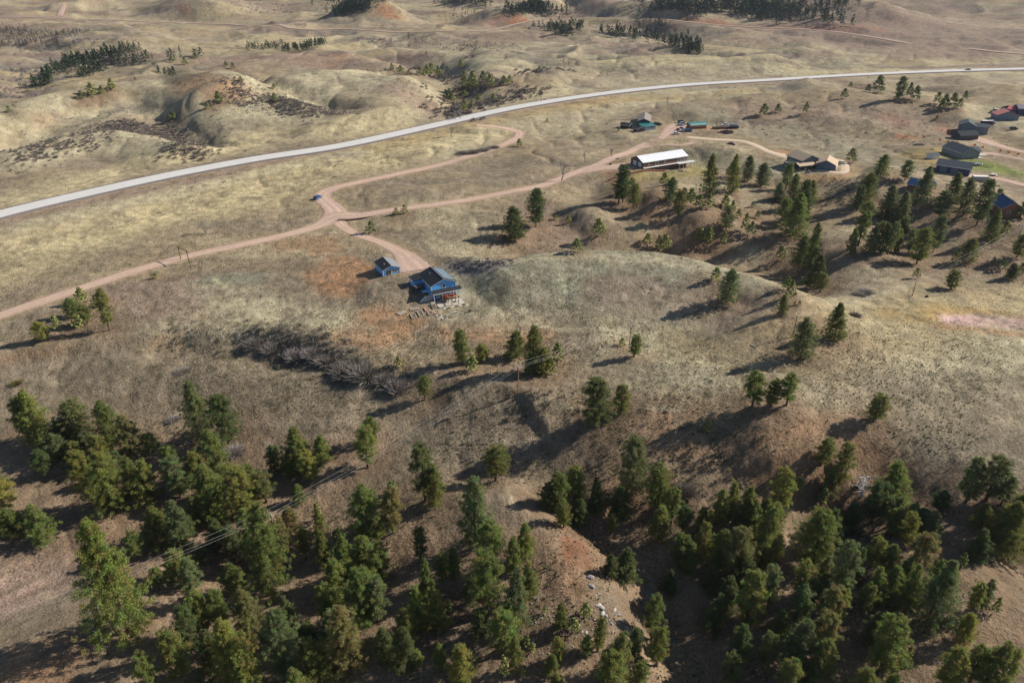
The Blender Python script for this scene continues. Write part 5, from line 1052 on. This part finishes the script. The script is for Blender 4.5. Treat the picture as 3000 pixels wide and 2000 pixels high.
for k in range(4): q = MB(); q.tube([(3.6+k*1.2, 0.4, 2.0), (3.6+k*1.2, 0.4, 3.1)], 0.42, 10); q.build('tank', m_wall2, e)
for k in (-6, -4.8, 4.8, 6): 
    for s in (-1, 1): q = MB(); q.tube([(k, s*1.1, 0.4), (k, s*1.4, 0.4)], 0.42, 10); q.build('wheel', m_rubber, e)
def heap(px, py, w_, d_, h_, m, label, name='rubble_heap', cat='heap', n=26, seed=0, sz=0.5):
    x_, y_, z_ = cast(px, py); r = random.Random(seed); e = empty(name, (x_, y_, z_), 0, label, cat)
    for i in range(n):
        a = r.uniform(0, 6.28); f = r.random()**0.6; hh = h_*(1-f)
        q = MB(); s = sz*r.uniform(0.6, 1.4); q.tube([(math.cos(a)*w_*f/2, math.sin(a)*d_*f/2, hh-0.4*s), (math.cos(a)*w_*f/2+r.uniform(-.3,.3)*s, math.sin(a)*d_*f/2, hh+0.5*s)], [s*0.8, s*0.4], 5); q.build('chunk', m, e)
    return e
m_dkrock = mat('dark_rubble', (0.10,0.085,0.08), 0.9, 0.1, noise=0.3, nscale=2); m_paler = mat('pale_limestone', (0.46,0.42,0.385), 0.85, 0.2, noise=0.15, nscale=2)
heap(2127, 388, 10, 4, 1.1, m_dkrock, 'low dark heap of rubble below the flatbed trailer', seed=1, sz=1.0)
heap(2140, 424, 5, 3, 1.2, m_dkrock, 'dark boulder pile with pale top on the grassy knoll', seed=2, sz=0.9)
heap(2370, 505, 4, 2, 0.9, m_paler, 'pale stone heap at the porch corner of the tan-roofed house', n=12, seed=3)
heap(1788, 483, 1.6, 1.2, 0.9, m_dkrock, 'small dark rock pile beside the gravel turning', n=8, seed=4, sz=0.5)
heap(1810, 466, 3, 1.4, 0.7, m_paler, 'scatter of pale slabs beside the gravel road', n=9, seed=5, sz=0.5)
heap(1975, 446, 14, 3.5, 0.6, mat('purple_stone', (0.19,0.13,0.13), 0.9, 0.1), 'bank of purple-grey rock behind the white-roofed house', n=60, seed=6, sz=0.6)
heap(2000, 502, 5, 3.5, 0.7, m_timber, 'stack of weathered boards below the long deck', 'timber_stack', 'timber pile', n=14, seed=7, sz=0.7)
heap(2693, 425, 6, 4, 1.0, mat('mixed_scrap', (0.20,0.19,0.19), 0.8, 0.2, noise=0.5, nscale=1), 'clutter of stored equipment and frames on the brown lawn', 'equipment_pile', 'equipment', n=34, seed=8, sz=0.55)
heap(1310, 921, 0.1, 0.1, 0.2, m_dkrock, 'dark fire pit stones beside the long oval bed', 'fire_pit', 'fire pit', n=3, seed=9, sz=0.4) if False else None
x_, y_, z_ = cast(1376, 913); e = empty('fire_pit', (x_, y_, z_), 0, 'dark iron fire bowl on bare ground below the patio', 'fire pit')
q = MB(); q.tube([(0, 0, 0.15), (0, 0, 0.6)], [0.35, 0.6], 12); q.build('bowl', m_dkwood, e); q = MB(); q.tube([(0, 0, 0), (0, 0, 0.16)], [0.4, 0.2], 8); q.build('base', m_dkwood, e)
# white boulders on the lip of the ravine: each a thing
rb = random.Random(12)
def boulder(px, py, s, m, label, group='pale boulders on the ravine lip'):
    x_, y_, z_ = cast(px, py); V = []; q = MB(); n = 7
    for i, (zz, rr) in enumerate(((-0.3, 0.9), (0.15, 1.0), (0.5, 0.75), (0.68, 0.3))):
        for k in range(n): a = 2*math.pi*k/n+rb.uniform(-.15, .15); f = rr*rb.uniform(0.8, 1.2); V.append((math.cos(a)*f*s*1.5, math.sin(a)*f*s*0.9, zz*s*rb.uniform(0.85, 1.15)))
    F = [(i*n+k, i*n+(k+1) % n, (i+1)*n+(k+1) % n, (i+1)*n+k) for i in range(3) for k in range(n)]+[tuple(3*n+k for k in range(n))]
    q.add(V, F); o = q.build('boulder', m); o.location = (x_, y_, z_); o.rotation_euler.z = rb.uniform(0, 3); return tag(o, label, 'boulder', group)
m_greyrock = mat('grey_boulder', (0.33,0.31,0.30), 0.9, 0.15, noise=0.2, nscale=1)
BL = ['first','second','third','fourth','fifth','sixth','seventh','eighth','ninth','tenth','eleventh','twelfth','thirteenth','fourteenth','fifteenth','sixteenth']
for k, (px, py, s, mm) in enumerate([(1752,1773,1.1,0),(1763,1779,1.3,0),(1764,1797,1.2,0),(1775,1803,0.8,0),(1800,1786,0.9,0),(1812,1800,0.9,1),(1823,1818,0.8,0),(1790,1825,0.8,1),(1718,1852,0.7,0),(1705,1850,0.6,1),(1835,1840,1.1,1),(1843,1856,0.9,1),(1728,1690,1.4,1),(1733,1717,1.2,1),(1780,1692,0.7,1),(1795,1850,0.7,1)]):
    boulder(px, py, s*0.42, m_greyrock if mm else m_paler, f"{'grey' if mm else 'pale'} boulder at the ravine edge, {BL[k]} counting downslope from the top cluster")
rbs = []
for k in range(260):   # small stones nobody would count
    px = rb.choice([rb.gauss(1790, 45), rb.gauss(2450, 300), rb.gauss(1560, 60)]); py = rb.gauss(1800, 60) if px < 1900 else rb.gauss(1850, 120)
    if px > 2100: py = rb.uniform(1720, 1990); px = rb.uniform(2750, 2995)
    x_, y_, z_ = cast(px, min(py, 1995)); s = rb.uniform(0.10, 0.26); rbs.append((x_, y_, z_, s))
q = MB()
for x_, y_, z_, s in rbs: q.tube([(x_, y_, z_-s*0.3), (x_+s*0.2, y_, z_+s*0.6)], [s, s*0.6], 5)
o = q.build('small_stones', m_greyrock, kind='stuff'); o['label'] = 'small loose stones on the near slopes'
# ------------------------------------------------------------------ gate arch over the gravel road
x0, y0, z0 = cast(530, 760); x1, y1, z1 = cast(555, 772); ga = math.atan2(y1-y0, x1-x0); D = math.hypot(x1-x0, y1-y0)
m_pole = mat('creosoted_pole', (0.13,0.095,0.05), 0.9, 0.1)
e = empty('ranch_gate_arch', (x0, y0, z0), ga, 'tall log gate arch standing over the gravel road', 'gate')
for xx, dz in ((0, 0), (D, z1-z0)): q = MB(); q.tube([(xx, 0, dz-0.3), (xx, 0, 5.0)], [0.17, 0.14], 8); q.build('post', m_pole, e)
q = MB(); q.tube([(-0.8, 0, 5.1), (D+0.9, 0, 5.1)], 0.15, 8); q.build('crossbeam', m_pole, e)
for a_, b_ in (((0, 0, 3.9), (0.9, 0, 5.0)), ((D, 0, 3.9), (D-0.9, 0, 5.0))): q = MB(); q.bar(a_, b_, 0.12); q.build('brace', m_pole, e)
q = MB(); q.box((D-0.45, -0.1, 3.4), (0.35, 0.05, 0.6)); q.build('sign_plate', m_white, e)
# ------------------------------------------------------------------ fences: posts as parts, wires
m_post = mat('fence_post', (0.10,0.08,0.06), 0.9, 0.1); m_wire = mat('fence_wire', (0.18,0.17,0.16), 0.5, 0.4, metal=0.6)
def fence(pts, gap, label, h=1.35, rad=0.06, wires=3, rails=False):
    P = [cast(*p) for p in pts]; e = empty('post_and_rail_fence' if rails else 'wire_fence', P[0], 0, label, 'fence'); ox, oy, oz = P[0]; tops = []
    for (a, b) in zip(P[:-1], P[1:]):
        d = math.hypot(b[0]-a[0], b[1]-a[1]); n = max(1, int(round(d/gap)))
        for k in range(n+(1 if b is P[-1] else 0)):
            t = k/n; x_ = a[0]+(b[0]-a[0])*t; y_ = a[1]+(b[1]-a[1])*t; z_ = float(hgt(x_, y_)); tops.append((x_-ox, y_-oy, z_-oz))
    me = None
    for tpt in tops:
        if me is None:
            q = MB(); q.tube([(0, 0, -0.3), (0, 0, h)], rad, 5); o = q.build('post', m_post, e); me = o.data
        else: o = bpy.data.objects.new('post', me); COL.objects.link(o); o.parent = e
        o.location = tpt
    for w in range(wires):
        q = MB(); q.tube([(t[0], t[1], t[2]+h*(0.95-w*0.28)) for t in tops], 0.07 if rails else 0.022, 4); q.build('rail' if rails else 'wire', m_post if rails else m_wire, e)
fence([(1215,990),(1232,977),(1298,976),(1322,977),(1440,972),(1525,969)], 4.5, 'wire garden fence crossing the slope below the garden beds', 1.7, 0.07)
fence([(1232,977),(1258,960),(1290,962),(1300,976)], 3.0, 'small square fenced plot within the garden fence', 1.6, 0.06)
fence([(1325,805),(1335,808),(1380,815),(1430,830),(1465,860),(1490,905),(1510,945),(1525,969)], 5.0, 'wire fence climbing the slope beside the blue house', 1.3, 0.05)
fence([(559,786),(584,785)], 6, 'short log rail fence beside the gate arch', 1.1, 0.12, 1, True)
fence([(0,535),(46,527),(83,513),(180,495),(300,470),(420,455),(560,440)], 12, 'long wire fence across the straw field beyond the highway', 1.4, 0.06)
fence([(560,440),(700,425),(850,395),(1000,365),(1200,330)], 14, 'wire fence continuing along the far side of the highway', 1.4, 0.06)
# orange marker mesh panels by the driveway
for k, (px, py) in enumerate([(2706,404),(2753,413),(2777,418),(2803,421),(2855,428),(2878,435),(2930,445),(2955,450),(2981,455)]):
    x_, y_, z_ = cast(px, py); e = empty('barrier_fence_panel', (x_, y_, z_), R(10), f"square of orange barrier mesh on stakes, {ORD[k]} in the line past the houses", 'barrier', 'orange barrier panels')
    q = MB(); q.box((0, 0, 0.75), (1.6, 0.06, 1.0)); q.build('mesh', m_orange, e)
    for s in (-0.8, 0.8): q = MB(); q.box((s, 0, 0.6), (0.07, 0.07, 1.4)); q.build('stake', m_timber, e)
# ------------------------------------------------------------------ power line
m_upole = mat('utility_pole_wood', (0.34,0.215,0.14), 0.9, 0.1, noise=0.15, nscale=2); m_cable = mat('aluminium_cable', (0.5,0.5,0.48), 0.7, 0.3); m_insul = mat('insulator', (0.75,0.77,0.78), 0.3, 0.5)
def ppole(px, pb, pt, label, az, arm=1.25, H=None):
    x_, y_, z_, h_, _ = tree_dims(px, pb, pt, 10); h_ = H or h_
    e = empty('utility_pole', (x_, y_, z_), az, label, 'utility pole', 'poles of the power line')
    q = MB(); q.tube([(0, 0, -0.4), (0, 0, h_)], [0.17, 0.11], 8); q.build('pole', m_upole, e)
    q = MB(); q.box((0, 0.12, h_-0.25), (2*arm, 0.12, 0.14)); q.build('crossarm', m_upole if arm < 1.2 else m_timber, e)
    tips = []
    for s in (-arm*0.95, -arm*0.25, arm*0.95):
        q = MB(); q.tube([(s, 0.12, h_-0.18), (s, 0.12, h_+0.12)], 0.07, 6); q.build('insulator', m_insul, e)
        ca, sa = math.cos(az), math.sin(az); tips.append((x_+s*ca-0.12*sa, y_+s*sa+0.12*ca, z_+h_+0.12))
    q = MB(); q.bar((0, 0.1, h_-1.1), (arm*0.6, 0.12, h_-0.3), 0.05); q.bar((0, 0.1, h_-1.1), (-arm*0.6, 0.12, h_-0.3), 0.05); q.build('brace', m_metal, e)
    return tips, e
PL = []
xp, yp = U(-560, 2050, -8)
spec = [(None, 'utility pole beyond the dry corner meadow', R(110), 12),
        ((822,1640,1502), 'utility pole rising out of the dense pine wood', R(135), None),
        ((1518,1153,1070), 'lone utility pole on the brow below the garden', R(120), None),
        ((1844,1010,951), 'utility pole on the grassy saddle', R(100), None),
        ((2322,988,923), 'utility pole beside the crest pines', R(105), None),
        ((2672,868,820), 'utility pole in the pond valley', R(115), None),
        ((2982,702,658), 'utility pole below the log cabin', R(130), None)]
TIPS = []
for (p, lab, az, H_) in spec:
    if p is None:
        xq, yq = U(-330, 1950, 2.0); zq = float(hgt(xq, yq)); pp_ = proj(float(xq), float(yq), zq); tips, e = ppole(0, 1000, 900, lab, az, H=11); dlt = Vector((float(xq), float(yq), zq))-e.location; e.location += dlt
        tips = [(t[0]+dlt.x, t[1]+dlt.y, t[2]+dlt.z) for t in tips]; TIPS.append(tips); continue
    tips, e = ppole(*p, lab, az, H=H_); TIPS.append(tips)
    if p[0] in (822, 1518):
        h_ = tips[0][2]-e.location.z; q = MB(); q.tube([(0.35, 0, h_-1.6), (0.35, 0, h_-0.8)], 0.22, 8); q.build('transformer', m_metal, e)
for i in range(len(TIPS)-1):
    pairs = list(zip(sorted(TIPS[i], key=lambda t: proj(*t)[1]-0.5*proj(*t)[0]), sorted(TIPS[i+1], key=lambda t: proj(*t)[1]-0.5*proj(*t)[0])))
    for k, (a, b) in enumerate(pairs):
        n = 24; sag = math.dist(a, b)*0.018; P = []
        for j in range(n+1):
            t = j/n; P.append((a[0]+(b[0]-a[0])*t, a[1]+(b[1]-a[1])*t, a[2]+(b[2]-a[2])*t-sag*4*t*(1-t)))
        q = MB(); q.tube(P, 0.016, 4); o = q.build('power_cable', m_cable)
        span = ['over the corner meadow', 'climbing out of the pine wood', 'across the garden draw', 'over the pale saddle', 'above the pond valley', 'toward the log cabin'][i]
        tag(o, f"{['upper', 'middle', 'lower'][k]} pale power cable of the span {span}", 'power cable', 'power line cables')
for (px, pb, pt, lab) in ((1585,302,255,'bare wooden pole standing alone beyond the highway'), (2097,384,346,'wooden pole with crossarm beside the flatbed trailer')):
    x_, y_, z_, h_, _ = tree_dims(px, pb, pt, 10); e = empty('wooden_pole', (x_, y_, z_), 0, lab, 'pole'); q = MB(); q.tube([(0, 0, -0.3), (0, 0, h_)], 0.14, 6); q.build('pole', m_pole, e); q = MB(); q.box((0.6, 0, h_-0.3), (2.6, 0.14, 0.16)); q.build('crossarm', m_pole, e)
# ------------------------------------------------------------------ leafless trees and thickets
m_twig = mat('grey_twigs', (0.30,0.255,0.24), 0.9, 0.1, objcol=False, attr='tint')
def bare_tree_mesh(seed, H=6.0, spread=3.0, col=(0.30,0.26,0.245)):
    r = random.Random(seed); mb = MB()
    def grow(p, d, L_, rad, lv):
        q = p+d*L_; mb.tube([p, (p+q)/2+Vector((r.gauss(0, .05), r.gauss(0, .05), 0))*L_, q], [rad, rad*0.8, rad*0.6], 3 if lv > 1 else 5, False)
        if lv >= 5: return
        for k in range(3 if lv < 4 else 2):
            nd = (d+Vector((r.gauss(0, .5), r.gauss(0, .5), r.gauss(0.12, .25)))).normalized(); grow(q, nd, L_*r.uniform(0.62, 0.85), max(rad*0.58, 0.018), lv+1)
    for k in range(3): grow(Vector((0, 0, -0.1)), Vector((r.gauss(0, .3), r.gauss(0, .3), 1)).normalized(), H*0.26, 0.13, 1)
    me = bpy.data.meshes.new('bare_tree'); me.from_pydata(mb.v, [], mb.f); me.update()
    at = me.color_attributes.new('tint', 'FLOAT_COLOR', 'POINT'); n = len(me.vertices); at.data.foreach_set('color', np.tile([*col, 1], n).astype(np.float32)); me.materials.append(m_twig)
    zs = [v[2] for v in mb.v]; xs = [math.hypot(v[0], v[1]) for v in mb.v]; return me, max(zs), np.percentile(xs, 93)*2
BT = [bare_tree_mesh(40+i) for i in range(3)]
for k, (px, pb, pt, w, lab) in enumerate([(604,684,640,40,'pale leafless tree, larger of the pair in the straw field'),(634,683,645,26,'smaller pale leafless tree of the field pair'),(1322,400,366,30,'leafless tree standing between highway and gravel loop'),(1645,531,470,46,'tall leafless tree at the bend of the gravel road'),(1714,482,440,22,'leafless tree left of the long house'),(1790,459,432,20,'thin leafless tree beside the gravel road'),(267,388,362,24,'leafless tree by the brushy gully beyond the highway'),(1333,352,318,26,'pale leafless clump where the draw meets the highway'),(1350,350,322,24,'second pale leafless clump beside the draw mouth'),(1956,312,284,14,'leafless sapling below the highway'),(1778,322,303,10,'tiny leafless tree in the golden verge')]):
    x_, y_, z_, h_, wd_ = tree_dims(px, pb, pt, w); me, mh, mw = BT[k % 3]; e = empty('bare_tree', (x_, y_, z_), k*1.3, lab, 'bare tree', 'leafless trees')
    o = bpy.data.objects.new('branches', me); COL.objects.link(o); o.parent = e; o.scale = (wd_/mw, wd_/mw, h_/mh)
def thicket_mesh(seed, n=420):
    r = np.random.default_rng(seed); d = r.normal(size=(n, 3)); d[:, 2] = np.abs(d[:, 2])*0.9+0.15; d /= np.linalg.norm(d, axis=1)[:, None]
    base = r.normal(size=(n, 3))*[0.45, 0.45, 0]; L_ = 0.75+0.35*r.random(n); tip = base+d*L_[:, None]*[0.9, 0.9, 1.0]; mid = base*0.6
    s = np.cross(d, r.normal(size=(n, 3))); s /= np.linalg.norm(s, axis=1)[:, None]; s *= 0.02
    V = np.stack([mid+(tip-mid)*0.25+s, mid+(tip-mid)*0.25-s, tip], 1).reshape(-1, 3); F = np.arange(len(V)).reshape(-1, 3)
    return V, F, r
m_thick = mat('thicket_twigs', (0.2,0.18,0.17), 0.9, 0.1, attr='tint', objcol=True)
TH_ = []
for i in range(4):
    V, F, r = thicket_mesh(60+i, 1800); t = np.repeat(np.clip(1+0.25*r.normal(size=(len(F), 1))*np.ones((1, 3)), 0.4, 1.7), 3, 0); me = np_mesh('thicket', V, F, t); me.materials.append(m_thick); TH_.append(me)
GR, PU, YG = (0.29,0.255,0.22), (0.34,0.30,0.28), (0.19,0.17,0.06)
bushes = [(866,1046,1000,60,PU,'large pale grey leafless bush in the shrubby gully'),(915,1036,998,58,PU,'pale leafless bush crowning the shrubby gully'),(1010,1092,1040,75,GR,'broad brown thicket at the lower end of the gully'),(1070,1100,1042,90,GR,'broad grey-brown thicket beside the slope trail'),(1165,1140,1082,64,PU,'round grey thicket under the draw saplings'),(535,1088,1072,42,GR,'low grey bush alone on the grey slope'),(508,1229,1210,34,PU,'small purple-grey bush on the open slope'),(688,1326,1292,52,PU,'pale leafless bush beside the dark tall pine'),(172,1238,1206,40,PU,'pale leafless bush behind the grove'),(48,1124,1106,30,YG,'yellow-green bush casting a long shadow at the rim'),(1352,451,434,34,GR,'bush at the start of the hedge inside the gravel loop'),(1385,448,430,40,GR,'second bush of the hedge inside the gravel loop'),(1415,442,426,36,GR,'third bush of the hedge inside the gravel loop'),(1446,434,420,34,GR,'last bush of the hedge inside the gravel loop'),(2505,926,906,32,GR,'low bush below the umbrella-shaped pine'),(2540,858,846,60,GR,'low shrub patch in the valley under the cables'),(2012,1445,1402,56,GR,'grey thicket at the head of the ravine'),(1455,773,763,14,GR,'tiny bush on the grey brushy fold'),(1955,545,530,24,GR,'round bush on the shaded hillside'),(2715,870,856,8,GR,'dark stub of bush near the valley pole'),(1870,640,630,20,GR,'low bush on the brown bank'),(745,1010,975,52,GR,'brown bush under the plateau rim, first along the gully'),(800,1022,985,58,GR,'brown bush under the plateau rim beside the palest bush'),(955,1060,1020,60,GR,'grey bush between the pale bushes and the broad thickets'),(1120,1112,1080,56,GR,'brown bush filling the lower gully mouth')]
for k, (px, pb, pt, w, col, lab) in enumerate(bushes):
    x_, y_, z_, h_, wd_ = tree_dims(px, pb, pt, w); h_ = max(0.8, h_*0.62)
    o = bpy.data.objects.new('bush', TH_[k % 4]); COL.objects.link(o); o.location = (x_, y_, z_-0.1); o.scale = (wd_/2.1, wd_/2.1, h_/1.0); o.rotation_euler.z = k; o.color = (*col, 1); tag(o, lab, 'bush', 'grey bushes')
def brush(name, polys, label, n, hr, tone, seed, per=64, wid=1.0):
    r = np.random.default_rng(seed); Vs = []; Fs = []; Ts = []; off = 0
    for P, spread, cnt in polys:
        P = np.array([cast(*p)[:2] for p in P])
        for _ in range(cnt):
            k = r.integers(0, len(P)-1); t = r.random(); p = P[k]*(1-t)+P[k+1]*t; x_, y_ = p+r.normal(size=2)*spread*0.5
            if redge(x_, y_) < 2.0 or ((x_-HOUSE_XY[0]-2)**2+(y_-HOUSE_XY[1]-2)**2) < 170: continue
            z_ = float(hgt(x_, y_)); h_ = r.uniform(*hr); w_ = h_*r.uniform(0.6, 1.1)*wid
            d = r.normal(size=(per, 3)); d[:, 2] = np.abs(d[:, 2])+0.2; d /= np.linalg.norm(d, axis=1)[:, None]; tip = np.array([x_, y_, z_])+d*[w_, w_, h_]; b0 = np.array([x_, y_, z_])+d*[w_, w_, h_]*0.35
            s = np.cross(d, r.normal(size=(per, 3))); s /= np.linalg.norm(s, axis=1)[:, None]; s *= w_*0.055
            V = np.stack([b0+s, b0-s, tip], 1).reshape(-1, 3); F = np.arange(len(V)).reshape(-1, 3); Vs.append(V); Fs.append(F+off); off += len(V)
            Ts.append(np.tile(np.clip(np.array(tone)*(1+0.22*r.normal()), 0.02, 0.5), (len(V), 1)))
    me = np_mesh(name, np.concatenate(Vs), np.concatenate(Fs), np.concatenate(Ts)); o = link(name, me, m_twig, kind='stuff'); o['label'] = label
brush('brush', [([(60,470),(150,430),(300,395)], 14, 260), ([(340,375),(440,385),(520,410),(580,440)], 15, 800), ([(300,372),(380,362)], 10, 90), ([(520,430),(580,445)], 12, 160)], 'grey-brown brush filling the gully beyond the highway', 0, (0.8, 1.9), (0.25,0.215,0.19), 1)
brush('brush', [([(670,240),(700,255),(720,285)], 14, 160), ([(690,290),(800,292),(900,310)], 12, 380), ([(800,305),(900,325),(990,330)], 14, 380)], 'grey brush on the folded slope left of the bald hill', 0, (0.7, 1.6), (0.26,0.225,0.205), 2)
brush('brush', [([(1180,205),(1290,225),(1330,250)], 22, 200), ([(1300,290),(1320,330),(1345,345)], 16, 160), ([(1340,260),(1450,245)], 20, 100), ([(1370,320),(1480,290),(1580,265)], 12, 180), ([(1540,215),(1640,205)], 16, 90)], 'dark leafless brush in the wooded draw', 0, (1.2, 3.0), (0.20,0.175,0.165), 3)
brush('brush', [([(1320,775),(1380,780),(1440,775),(1500,762)], 4, 170)], 'grey willow brush in the fold behind the smooth ridge', 0, (0.5, 1.1), (0.27,0.25,0.25), 4)
brush('brush', [([(480,975),(560,990)], 5, 40), ([(700,985),(760,980),(820,990),(900,990),(950,1000)], 7, 300), ([(800,1020),(900,1045),(1000,1075)], 7, 320), ([(1120,1100),(1180,1130)], 5, 40)], 'dark shrubs under the rim of the plateau', 0, (0.5, 1.5), (0.27,0.24,0.20), 5, 40)
brush('brush', [([(1900,1390),(2000,1370),(2100,1390)], 9, 120), ([(1480,1190),(1570,1180),(1640,1170)], 5, 50), ([(2060,1300),(2200,1330)], 8, 60), ([(2480,1500),(2520,1560)], 8, 60), ([(2380,600),(2500,560),(2420,540)], 12, 200)], 'mixed low shrubs on the shaded banks', 0, (0.5, 1.4), (0.19,0.17,0.125), 6, 40)
brush('brush', [([(10,110),(120,125)], 60, 160), ([(60,200),(110,240),(100,270)], 30, 150), ([(0,280),(60,275)], 30, 80), ([(780,35),(880,30)], 70, 120), ([(80,118),(280,138)], 40, 120), ([(1080,118),(1120,122)], 30, 60), ([(1340,135),(1450,145)], 30, 90)], 'purple-grey brush dotting the distant flats', 0, (2.0, 4.0), (0.22,0.195,0.19), 7, 24)
brush('sage_clumps', [([(1450,800),(1900,800),(2100,870)], 45, 260), ([(100,1050),(500,1120),(900,1150)], 40, 300), ([(1000,1180),(1400,1280),(1700,1250)], 40, 320), ([(1900,1100),(2400,1200),(2900,1100)], 55, 420), ([(1200,700),(1500,640),(1800,700)], 40, 200), ([(2000,420),(2200,470)], 25, 90), ([(400,820),(900,900)], 30, 160), ([(2600,1250),(2950,1400)], 40, 200), ([(700,1350),(1200,1350)], 25, 120)], 'small dark sage clumps dotting the slopes', 0, (0.22, 0.6), (0.125,0.125,0.075), 9, 26, 1.2)
brush('sage_clumps', [([(1300,330),(1700,260),(2400,170)], 120, 500), ([(0,380),(500,330),(1100,280)], 70, 700), ([(2100,340),(2500,360),(2800,420)], 60, 300), ([(400,560),(900,470),(1300,420)], 50, 160)], 'dark low shrubs sprinkled over the far grassland', 0, (0.5, 1.3), (0.15,0.14,0.105), 10, 18, 1.4)
# ------------------------------------------------------------------ fallen silver tree
x_, y_, z_ = cast(2525, 1440); e = empty('fallen_dead_tree', (x_, y_, z_), 0, 'tangle of bleached branches of a fallen dead tree above the ravine', 'dead tree')
r = random.Random(3); m_silver = mat('bleached_wood', (0.48,0.46,0.45), 0.8, 0.2)
q = MB(); q.tube([(-1.5, -2.5, 0.4), (0, 0, 1.4), (2.2, 3.0, 2.2)], [0.35, 0.28, 0.15], 7); q.build('trunk', m_silver, e)
for i in range(46):
    a = r.uniform(0, 6.28); f = r.uniform(0, 1); p = Vector((-1+2.8*f, -1.5+4*f, 0.9+1.2*f)); d = Vector((math.cos(a), math.sin(a), r.uniform(-0.1, 0.9)))*r.uniform(1.5, 3.6)
    q = MB(); q.tube([p, p+d*0.5+Vector((0, 0, 0.4)), p+d], [0.09, 0.06, 0.02], 4); q.build('branch', m_silver, e)
# ------------------------------------------------------------------ bunch grass
def tufts(n, seed):
    r = np.random.default_rng(seed); rad = 60+ (330-60)*r.random(n*2)**0.75; az = r.uniform(R(-39), R(39), n*2); x_ = rad*np.sin(az); y_ = rad*np.cos(az)
    den = 0.30+0.9*fbm(x_, y_, 14, 201, 3)+0.9*fbm(x_, y_, 60, 202, 2); keep = r.random(n*2) < den
    rd = np.full(len(x_), 99.0)
    for nm, L in ROADS.items():
        d, _, _ = polydist(x_, y_, [tuple(p[:2]) for p in L[::3]]); rd = np.minimum(rd, d-L[:, 3].max())
    keep &= rd > 0.8; keep &= (np.hypot(x_-bx-2, y_-by-3) > 13) & (np.hypot(x_-gx-1, y_-gy-4) > 8)
    x_ = x_[keep][:n]; y_ = y_[keep][:n]; z_ = hgt(x_, y_); n = len(x_); h_ = (0.14+0.26*r.random(n)**2)*(1-0.3*sstep(150, 260, np.hypot(x_, y_))); w_ = h_*(0.9+0.6*r.random(n)); k = 7
    a = r.uniform(0, 6.28, (n, k)); lean = 0.5+0.7*r.random((n, k))
    c = np.stack([x_, y_, z_], 1)[:, None, :]
    dirv = np.stack([np.cos(a), np.sin(a), np.zeros_like(a)], -1); side = np.stack([-np.sin(a), np.cos(a), np.zeros_like(a)], -1)
    b0 = c+side*(w_[:, None, None]*0.28)-[0, 0, 0.05]; b1 = c-side*(w_[:, None, None]*0.28)-[0, 0, 0.05]; tp = c+dirv*(w_[:, None]*lean*0.7)[..., None]; tp[..., 2] += (h_[:, None]*(1.25-0.4*lean))
    V = np.stack([b0, b1, tp], 2).reshape(-1, 3); F = np.arange(len(V)).reshape(-1, 3)
    g = fbm(x_, y_, 25, 203, 2); col = np.where((g > 0.1)[:, None], np.array([0.17,0.165,0.065]), np.array([0.36,0.30,0.17]))*(1+0.2*r.normal(size=(n, 1)))
    col = np.where((r.random(n) < 0.12)[:, None], np.array([0.12,0.14,0.045]), col)
    return V, F, np.repeat(np.clip(col, 0.02, 0.6), k*3, 0)
V, F, T = tufts(60000, 5); me = np_mesh('bunch_grass', V, F, T); m_tuft = mat('dry_grass', (0.3,0.25,0.15), 0.9, 0.05, attr='tint'); o = link('bunch_grass', me, m_tuft, kind='stuff'); o['label'] = 'dry bunch grass tufts on the near slopes'
S['tri_estimate'] = sum(len(o.data.polygons) for o in S.objects if o.type == 'MESH')
print('TRIS', S['tri_estimate'], 'objects', len(S.objects))

# ------------------------------------------------------------------ thin haze over the plain
q = MB(); q.box((0, 4200, 38), (24000, 24000, 290)); hz = q.build('haze', None, kind='stuff'); hz['label'] = 'thin blue air over the plain'; hz.display_type = 'WIRE'
mh = bpy.data.materials.new('haze'); mh.use_nodes = True; n = mh.node_tree.nodes; n.clear(); o_ = n.new('ShaderNodeOutputMaterial'); v = n.new('ShaderNodeVolumePrincipled')
v.inputs['Color'].default_value = (0.72, 0.82, 1.0, 1); v.inputs['Density'].default_value = 0.00004; v.inputs['Anisotropy'].default_value = 0.2
mh.node_tree.links.new(v.outputs[0], o_.inputs['Volume']); hz.data.materials.append(mh)
